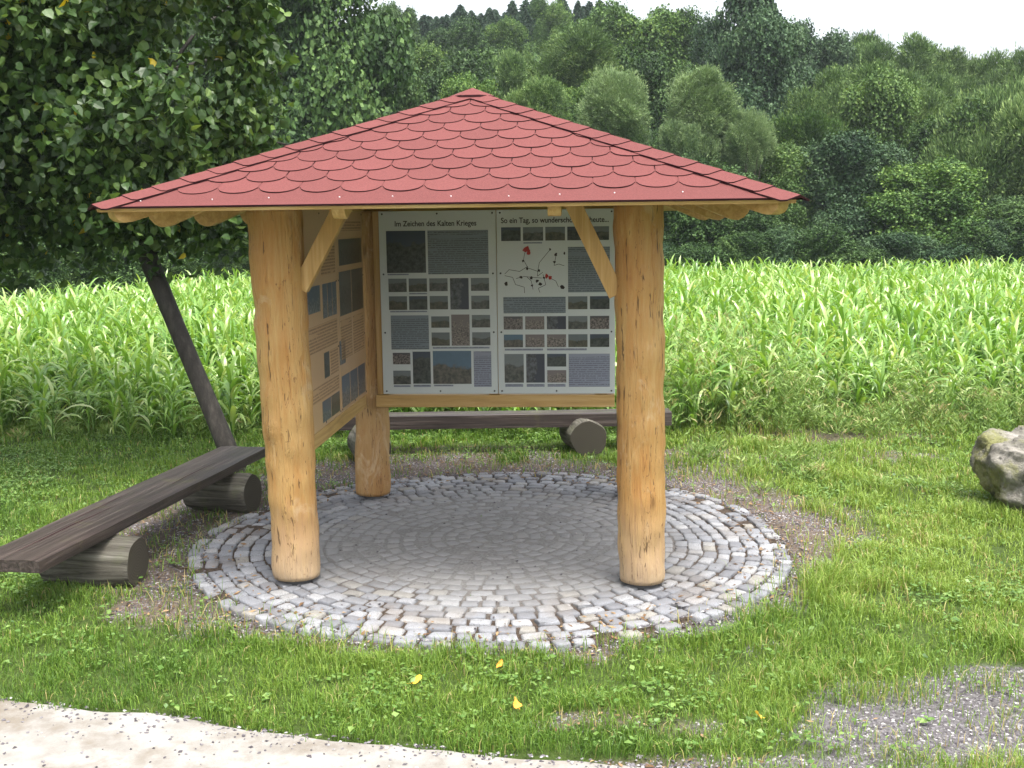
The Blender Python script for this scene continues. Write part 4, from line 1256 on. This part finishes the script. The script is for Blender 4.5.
link('crown', fast('crown', V, F, [M_tl], T_), TR)

# ------------------------------------------------------------------ corn
def corn_template(seed, h, nleaf, nseg=6):
    rs_ = np.random.default_rng(seed)
    V = []; F = []; T_ = []; o = 0
    # stalk
    ks = 5
    for i in range(5):
        z = h * .86 * i / 4; r = .013 * (1 - .12 * i)
        for k in range(ks):
            a = 2 * math.pi * k / ks; V.append((r * math.cos(a) + .02 * math.sin(i), r * math.sin(a), z)); T_.append(.25)
    for i in range(4):
        for k in range(ks): F.append((i * ks + k, i * ks + (k + 1) % ks, (i + 1) * ks + (k + 1) % ks, (i + 1) * ks + k))
    az0 = rs_.uniform(0, 6.28)
    for l in range(nleaf):
        t = (l + .5) / nleaf
        z0 = h * (.08 + .80 * t)
        az = az0 + math.pi * (l % 2) + rs_.normal(0, .45)
        L = h * rs_.uniform(.44, .68) * (.75 + .5 * math.sin(math.pi * min(1, t + .15)))
        W = rs_.uniform(.016, .032) * (.8 + .3 * h)
        el = rs_.uniform(.95, 1.35) if t < .8 else rs_.uniform(1.2, 1.5)
        droop = rs_.uniform(1.5, 3.0) * (1.0 if t < .85 else .6)
        p = np.array([0, 0, z0]); tt = np.clip(rs_.normal(.55, .17), 0, 1)
        tw = rs_.normal(0, .3)
        base = len(V)
        for i in range(nseg + 1):
            s = i / nseg
            e = el - droop * s ** 1.3
            d = np.array([math.cos(az) * math.cos(e), math.sin(az) * math.cos(e), math.sin(e)])
            side = np.array([-math.sin(az), math.cos(az), 0]); nn2_ = np.cross(d, side)
            ang = tw * s * 2.0; sd2 = side * math.cos(ang) + nn2_ * math.sin(ang)
            wdt_ = W * (math.sin(math.pi * min(1, .18 + .82 * s)) ** .7 if s < 1 else .03) 
            V += [tuple(p - sd2 * wdt_), tuple(p - nn2_ * wdt_ * -.25), tuple(p + sd2 * wdt_)]
            T_ += [tt, tt * .8 + .2, tt]
            p = p + d * L / nseg
        for i in range(nseg):
            a = base + i * 3
            F += [(a, a + 1, a + 4, a + 3), (a + 1, a + 2, a + 5, a + 4)]
    return np.array(V), np.array(F), np.array(T_)
def corn_mat():
    m = leafmat('corn_leaf', [(0, (.05, .13, .02)), (.35, (.13, .27, .045)), (.65, (.24, .40, .085)), (1, (.54, .62, .30))], .40, .30, .7, .22, (1.0, 1.0, .35))
    return m
M_corn = corn_mat()
CT = [corn_template(100 + i, 1.0, RNG.integers(12, 16)) for i in range(8)]
CT_lo = [corn_template(200 + i, 1.0, 12, 4) for i in range(6)]
cmeshes = [fast('corn_plant', v, f, [M_corn], t, smooth=True) for v, f, t in CT]
def corn_front(x):  # the near edge of the field
    return 9.95 + .25 * (vnoise(x * .7, 2.0) - .5) + .035 * x + .25 * sstep(1.5, 5, x)
def corn_h(y, x=0):
    return .55 + .15 * sstep(10.0, 13.0, y) + .04 * sstep(14, 24, y)
plants = []
yrow = 0.0
rowi = 0
while True:
    y_off = rowi * .28
    yy0 = 9.95 + y_off
    if yy0 > 27.2: break
    half = yy0 * .55 + 1.5
    step = .135 if yy0 < 20 else .155
    xs = np.arange(-half, half, step)
    xs = xs + RNG.normal(0, .06, len(xs))
    ys = corn_front(xs) + y_off + RNG.normal(0, .09, len(xs))
    hh_ = corn_h(ys, xs) * RNG.uniform(.74, 1.16, len(xs)) * (.92 + .2 * vnoise(xs * .5, ys * .5))
    for a, b, c in zip(xs, ys, hh_): plants.append((a, b, c))
    rowi += 1
plants = np.array(plants)
# thin out the first row; drop what stands beyond the bushes
plants = plants[plants[:, 1] < np.interp(plants[:, 0], [-20, -9.5, -8.6, -7.5, -5], [10, 14, 19, 23, 27.6])]
keep = ~((plants[:, 1] < 10.2) & (RNG.random(len(plants)) < .35)); plants = plants[keep]
d_ = plants[:, 1] + np.where(np.abs(plants[:, 0]) > plants[:, 1] * .49, 50, 0)
# behind the boards little is seen
order = np.argsort(d_); nearp = plants[order[:300]]; rest = plants[order[300:]]
print('corn', len(plants))
for i, (x, y, h) in enumerate(nearp):
    o = link('corn_plant', cmeshes[i % 8])
    o.location = (x, y, float(ground_z(x, y)) - .01); o.rotation_euler = (random.uniform(-.08, .08), random.uniform(-.08, .08), random.uniform(0, 6.28)); o.scale = (h * random.uniform(.9, 1.15),) * 2 + (h,)
    tag(o, 'young green corn plant in the front rows of the field', 'corn plant', 'corn plants in the front rows')
Vs = []; Fs = []; Ts = []; off = 0
for j in range(6):
    sub = rest[j::6]; v, f, t = CT_lo[j]
    n = len(sub); a = RNG.uniform(0, 6.28, n); ca, sa = np.cos(a), np.sin(a); h = sub[:, 2]
    # plants far from the camera need fewer, but the same size, leaves
    X = (v[None, :, 0] * ca[:, None] - v[None, :, 1] * sa[:, None]) * h[:, None] * 1.05 + sub[:, 0:1]
    Y_ = (v[None, :, 0] * sa[:, None] + v[None, :, 1] * ca[:, None]) * h[:, None] * 1.05 + sub[:, 1:2]
    Z_ = v[None, :, 2] * h[:, None] + hill(sub[:, 0], sub[:, 1])[:, None]
    Vs.append(np.stack([X, Y_, Z_], -1).reshape(-1, 3)); Fs.append((f[None] + (np.arange(n) * len(v))[:, None, None]).reshape(-1, 4) + off)
    tv = RNG.normal(0, .12, n)
    Ts.append(np.clip(t[None] + tv[:, None], 0, 1).ravel()); off += n * len(v)
tag(link('corn_field', fast('corn_field', np.concatenate(Vs), np.concatenate(Fs), [M_corn], np.concatenate(Ts), smooth=True)), 'bright green corn field stretching back to the wood', 'corn field', None, 'stuff')

# ------------------------------------------------------------------ grass
def blades(x, y, z, h, wdt, tint, lean=.5):
    n = len(x)
    a = RNG.uniform(0, 6.28, n); dx, dy = np.cos(a), np.sin(a)
    b = a + math.pi / 2 + RNG.normal(0, .5, n); sx, sy = np.cos(b) * wdt, np.sin(b) * wdt
    ln = RNG.uniform(.1, 1, n) * lean
    k1 = h * ln * .35; k2 = h * ln * 1.0
    zt1 = h * .58; zt2 = h * (1 - .35 * ln)
    P = np.stack([
        np.stack([x - sx, y - sy, z], -1), np.stack([x + sx, y + sy, z], -1),
        np.stack([x + dx * k1 - sx * .8, y + dy * k1 - sy * .8, z + zt1], -1), np.stack([x + dx * k1 + sx * .8, y + dy * k1 + sy * .8, z + zt1], -1),
        np.stack([x + dx * k2, y + dy * k2, z + zt2], -1)], 1).reshape(-1, 3)
    base = np.arange(n)[:, None] * 5
    F = np.concatenate([base + np.array([[0, 1, 3]]), base + np.array([[0, 3, 2]]), base + np.array([[2, 3, 4]])], 0)
    T_ = np.repeat(tint, 5).reshape(n, 5); T_[:, :2] -= 0.0
    return P, F, T_.ravel()
def scatter(x0, x1, y0, y1, dens):
    n = int((x1 - x0) * (y1 - y0) * dens); return RNG.uniform(x0, x1, n), RNG.uniform(y0, y1, n)
parts_ = []
for (y0, y1, dn, wb_) in ((3.4, 4.7, 17000, .0017), (4.7, 5.9, 12000, .0021), (5.9, 7.4, 8500, .0026), (7.4, 9.2, 5500, .0034), (9.2, 11.4, 3200, .0046)):
    X0 = -(y1 * .50 + .6); X1 = y1 * .50 + .6
    x, y = scatter(X0, X1, y0, y1, dn)
    b = bare(x, y)
    clump = fbm(x * 5, y * 5, 3)
    dens_ = (1 - .93 * b) * (.35 + .9 * sstep(.35, .6, clump)) * (1 - sstep(-.06, .05, on_path(x, y) + (fbm(x * 9, y * 9) - .5) * .16 + (fbm(x * 2.3, y * 2.3) - .5) * .10))
    right = sstep(.8, 2.0, x)
    dens_ *= 1 - .65 * sstep(1.2, 2.2, x) * sstep(.52, .66, fbm(x * 2.4 + 70, y * 2.4)) - .35 * sstep(.56, .68, fbm(x * 3.3 + 40, y * 3.3))
    k = (RNG.random(len(x)) < dens_) & ((np.hypot(x - PC[0], y - PC[1]) > PRAD - .03) | (RNG.random(len(x)) < .004))
    x, y, clump, right = x[k], y[k], clump[k], right[k]
    h = (.018 + .034 * clump + .022 * fbm(x * 1.3 + 4, y * 1.3)) * RNG.uniform(.5, 1.4, len(x))
    h *= 1 + .5 * sstep(9.4, 10.3, y) + 1.1 * right * sstep(.48, .62, fbm(x * 2.0 + 8, y * 2.0)) + .25 * (b[k] > .01)
    # verge in front of the paving is a little longer
    dr = np.hypot(x - PC[0], y - PC[1]) - PRAD
    h *= 1 + .4 * (dr < .35) * (y < PC[1])
    tint = np.clip(.44 + .30 * (fbm(x * 1.1, y * 1.1) - .5) * 2 + 0.26 * right + RNG.normal(0, .15, len(x)), 0, .90)
    dry = RNG.random(len(x)) < .025 + .25 * b[k] * .5 + .10 * sstep(.5, .65, fbm(x * 1.7 + 30, y * 1.7)) * right; tint[dry] = RNG.uniform(.94, 1, dry.sum())
    parts_.append(blades(x, y, ground_z(x, y) - .004, h, np.full(len(x), wb_) * RNG.uniform(.6, 1.3, len(x)), tint, .95))
off = 0; Vs = []; Fs = []; Ts = []
for v, f, t in parts_: Vs.append(v); Fs.append(f + off); Ts.append(t); off += len(v)
M_grass = leafmat('grass_blades', [(0, (.036, .088, .014)), (.4, (.112, .215, .030)), (.75, (.225, .330, .055)), (.91, (.29, .39, .085)), (.94, (.38, .32, .12)), (1, (.48, .40, .20))], .35, .45, .4, 0)
print('blades', off // 5)
tag(link('grass', fast('grass', np.concatenate(Vs), np.concatenate(Fs), [M_grass], np.concatenate(Ts))), 'short uneven green grass around the paving', 'grass', None, 'stuff')

# broad leaved ground plants between the grass
x, y = scatter(-6, 6.5, 3.2, 10.4, 260)
k = (RNG.random(len(x)) < (.15 + .85 * sstep(.52, .66, fbm(x * 1.9 + 50, y * 1.9)))) & (RNG.random(len(x)) > bare(x, y) * .8) & (on_path(x, y) < -.02) & (np.hypot(x - PC[0], y - PC[1]) > PRAD + .08)
x, y = x[k], y[k]
Vs = []; Fs = []; Ts = []; off = 0
m = 7
C = np.repeat(np.stack([x, y, ground_z(x, y) + .02], -1), m, 0)
n = len(C); a = RNG.uniform(0, 6.28, n)
out_d = np.stack([np.cos(a), np.sin(a), RNG.uniform(.15, .9, n)], -1)
C = C + out_d * RNG.uniform(.005, .05, n)[:, None]
V, F, T_ = leaf_quads(C, np.tile([0, 0, 1.0], (n, 1)) * 2.0, RNG.uniform(.012, .030, n), .75, np.clip(RNG.normal(.6, .2, n), 0, 1), 1.5)
M_broad = leafmat('ground_leaves', [(0, (.05, .12, .025)), (.5, (.115, .22, .045)), (1, (.22, .33, .09))], .3, .45, .4, 0)
tag(link('ground_cover', fast('ground_cover', V, F, [M_broad], T_)), 'low broad leaved weeds between the grass', 'weeds', None, 'stuff')

# feathery weeds at the foot of the corn
def weed_clump(n_st, hmin, hmax, xr, yr, seed, cfun=None):
    rs_ = np.random.default_rng(seed)
    x = rs_.uniform(xr[0], xr[1], n_st); y = rs_.uniform(yr[0], yr[1], n_st)
    if cfun is not None:
        k = rs_.random(n_st) < cfun(x, y); x, y = x[k], y[k]
    n = len(x); h = rs_.uniform(hmin, hmax, n) * (.25 + 1.3 * sstep(.25, .75, fbm(x * 1.3, y * 1.3)))
    K = 34
    t = rs_.uniform(.12, 1, (n, K)) ** .8
    lean = rs_.normal(0, .16, (n, 2)); spread = .16 * (1.05 - t) + .03
    az = rs_.uniform(0, 6.28, (n, K)); rr = spread * rs_.uniform(.2, 1, (n, K))
    X = x[:, None] + lean[:, :1] * h[:, None] * t ** 1.4 + rr * np.cos(az); Y_ = y[:, None] + lean[:, 1:] * h[:, None] * t ** 1.4 + rr * np.sin(az)
    Z_ = ground_z(x, y)[:, None] + h[:, None] * t
    C = np.stack([X, Y_, Z_], -1).reshape(-1, 3)
    D = np.stack([np.cos(az), np.sin(az), np.full_like(az, .5)], -1).reshape(-1, 3)
    tint = np.clip(np.repeat(rs_.normal(.45, .22, n), K) + rs_.normal(0, .1, n * K) + .22 * (t.ravel() > .75), 0, 1)
    V, F, T_ = leaf_quads(C, D, np.full(len(C), .065), .16, tint, .3, D + np.array([0, 0, .4]))
    return V, F, T_
M_weed = leafmat('feathery_weeds', [(0, (.07, .14, .03)), (.45, (.18, .29, .07)), (.8, (.28, .38, .12)), (1, (.36, .32, .15))], .3, .55, .3, 0)
wf = lambda x, y: sstep(.4, 1.4, y - 8.6 + .9 * (fbm(x * .9 + 3, y * .9) - .5)) * np.where(x > 1.2, 1, .12)
V, F, T_ = weed_clump(2300, .30, .85, (1.2, 7.5), (8.9, 11.0), 31, wf)
V2, F2, T2 = weed_clump(250, .12, .28, (-7, 1.3), (9.9, 10.9), 33, None)
V3, F3, T3 = weed_clump(700, .08, .20, (1.5, 6.5), (7.6, 9.2), 35, lambda x, y: sstep(.45, .6, fbm(x * 1.5, y * 1.5)))
V = np.concatenate([V, V2, V3]); F = np.concatenate([F, F2 + len(F) * 4, F3 + (len(F) + len(F2)) * 4]); T_ = np.concatenate([T_, T2, T3])
tag(link('tall_weeds', fast('tall_weeds', V, F, [M_weed], T_)), 'feathery olive weeds along the foot of the corn', 'weeds', None, 'stuff')

# ------------------------------------------------------------------ gravel
def rocks(x, y, z, r, tint):
    n = len(x)
    base = np.array([[1, 0, 0], [0, 1, 0], [-1, 0, 0], [0, -1, 0], [0, 0, 1], [0, 0, -1.0]])
    J = base[None] * RNG.uniform(.65, 1.2, (n, 6, 1)) + RNG.normal(0, .12, (n, 6, 3))
    a = RNG.uniform(0, 6.28, n); ca, sa = np.cos(a)[:, None], np.sin(a)[:, None]
    sx = r[:, None] * RNG.uniform(.8, 1.5, n)[:, None]; sy = r[:, None]; sz = r[:, None] * .6
    X = J[:, :, 0] * sx; Y_ = J[:, :, 1] * sy
    V = np.stack([X * ca - Y_ * sa + x[:, None], X * sa + Y_ * ca + y[:, None], J[:, :, 2] * sz + z[:, None]], -1).reshape(-1, 3)
    tri = np.array([[0, 1, 4], [1, 2, 4], [2, 3, 4], [3, 0, 4], [1, 0, 5], [2, 1, 5], [3, 2, 5], [0, 3, 5]])
    F = (tri[None] + (np.arange(n) * 6)[:, None, None]).reshape(-1, 3)
    return V, F, np.repeat(tint, 6)
x, y = scatter(-4, 5.5, 3.1, 9.2, 6500)
b = bare(x, y)
rr_ = np.hypot(x - PC[0], y - PC[1])
k = (RNG.random(len(x)) < b * (.25 + .75 * GRAV(x, y) + .75 * sstep(.4, .6, fbm(x * 4, y * 4)))) & (rr_ > PRAD - .02) & (on_path(x, y) < .05)
k |= (on_path(x, y) > 0) & (RNG.random(len(x)) < .03 + .35 * np.exp(-on_path(x, y) / .06))
k |= (rr_ < PRAD) & (RNG.random(len(x)) < .006)
x, y = x[k], y[k]
zz = np.where(np.hypot(x - PC[0], y - PC[1]) < PRAD, .024, np.where(on_path(x, y) > 0, .014, ground_z(x, y)))
V, F, T_ = rocks(x, y, zz, RNG.uniform(.003, .009, len(x)), RNG.random(len(x)))
def gravel_mat():
    s = Nodes('gravel_stones', .85, .25)
    c = s.ramp(s.attr(), [(0, (.045, .04, .045)), (.5, (.115, .105, .115)), (.85, (.21, .20, .21)), (1, (.40, .39, .38))])
    s.color(c); return s.m
print('pebbles', len(x))
tag(link('gravel', fast('gravel', V, F, [gravel_mat()], T_)), 'loose grey gravel around the paving and in bare patches', 'gravel', None, 'stuff')
# dead leaves and twigs lying in the bare earth, one litter layer
x, y = scatter(-3.4, 4.5, 3.6, 10, 420)
k = RNG.random(len(x)) < bare(x, y) * (.6 - .55 * GRAV(x, y)) * (np.hypot(x - PC[0], y - PC[1]) > PRAD - .25)
x, y = x[k], y[k]
C = np.stack([x, y, ground_z(x, y) + .012 + .016 * (np.hypot(x - PC[0], y - PC[1]) < PRAD + .02)], -1)
V, F, T_ = leaf_quads(C, np.tile([0, 0, 3.0], (len(x), 1)), RNG.uniform(.015, .04, len(x)), .45, RNG.random(len(x)), 2.0)
M_lit = leafmat('dry_litter', [(0, (.08, .045, .025)), (.5, (.20, .12, .06)), (1, (.36, .25, .14))], .1, .8, .2, 0)
tag(link('leaf_litter', fast('leaf_litter', V, F, [M_lit], T_)), 'brown leaf litter and straw on the bare earth', 'litter', None, 'stuff')

# ------------------------------------------------------------------ single fallen leaves
M_yl = plain('yellow_leaf', (.80, .50, .05), .6, .3, .2, 60)
M_ol = plain('orange_leaf', (.75, .30, .04), .6, .3, .2, 60)
for (px, py, m_, lab, rz) in ((416, 681, M_yl, 'yellow fallen leaf in the grass, leftmost of the fallen leaves', .4), (517, 704, M_ol, 'orange fallen leaf in the grass near the bottom centre', 2.0), (500, 665, M_ol, 'small brownish fallen leaf in the grass below the paving', 1.0), (759, 716, M_yl, 'small yellow fallen leaf in the sparse grass at lower right', 3.0)):
    p = at(px, py, .05)
    r = .022 if 'small' not in lab else .014
    mb = MB(); K = 9
    ring_ = []
    for t in np.linspace(0, 2 * math.pi, 15)[:-1]:
        q = r * (1 + .28 * math.cos(3 * t)) * (1 if abs(t - math.pi) > .3 else 1.2); ring_.append((q * math.cos(t), q * .75 * math.sin(t), .006 * math.sin(2 * t) + .010 * math.cos(t)))
    low_ = [(a_, b_, c__ - .0008) for a_, b_, c__ in ring_]
    nR = len(ring_)
    mb.add([(0, 0, -.004)] + ring_, [(0, 1 + i, 1 + (i + 1) % nR) for i in range(nR)])
    mb.add([(0, 0, -.0048)] + low_, [(0, 1 + (i + 1) % nR, 1 + i) for i in range(nR)])
    V, F = tube([(-r * 1.1, 0, -.008), (-r * 1.8, .004, -.004)], [.0012, .0008], 6); mb.add(V, F)
    o = mb.build('fallen_leaf', [m_]); o.location = (p[0], p[1], .055); o.rotation_euler = (R(18), R(-12), rz)
    tag(o, lab, 'fallen leaf', 'fallen leaves in the grass')

# ------------------------------------------------------------------ haze
hz = bpy.data.materials.new('haze_air'); hz.use_nodes = True
ht = hz.node_tree; ht.nodes.clear()
ho = ht.nodes.new('ShaderNodeOutputMaterial'); hv = ht.nodes.new('ShaderNodeVolumePrincipled')
hv.inputs['Color'].default_value = (.80, .88, .95, 1); hv.inputs['Density'].default_value = .0006; hv.inputs['Anisotropy'].default_value = .2
ht.links.new(hv.outputs[0], ho.inputs['Volume'])
o = MB().box((-450, -70, -3), (450, 950, 90)).build('haze', [hz])
tag(o, 'thin summer haze in the air over the field and the wood', 'haze', None, 'stuff')
cy.volume_bounces = 1
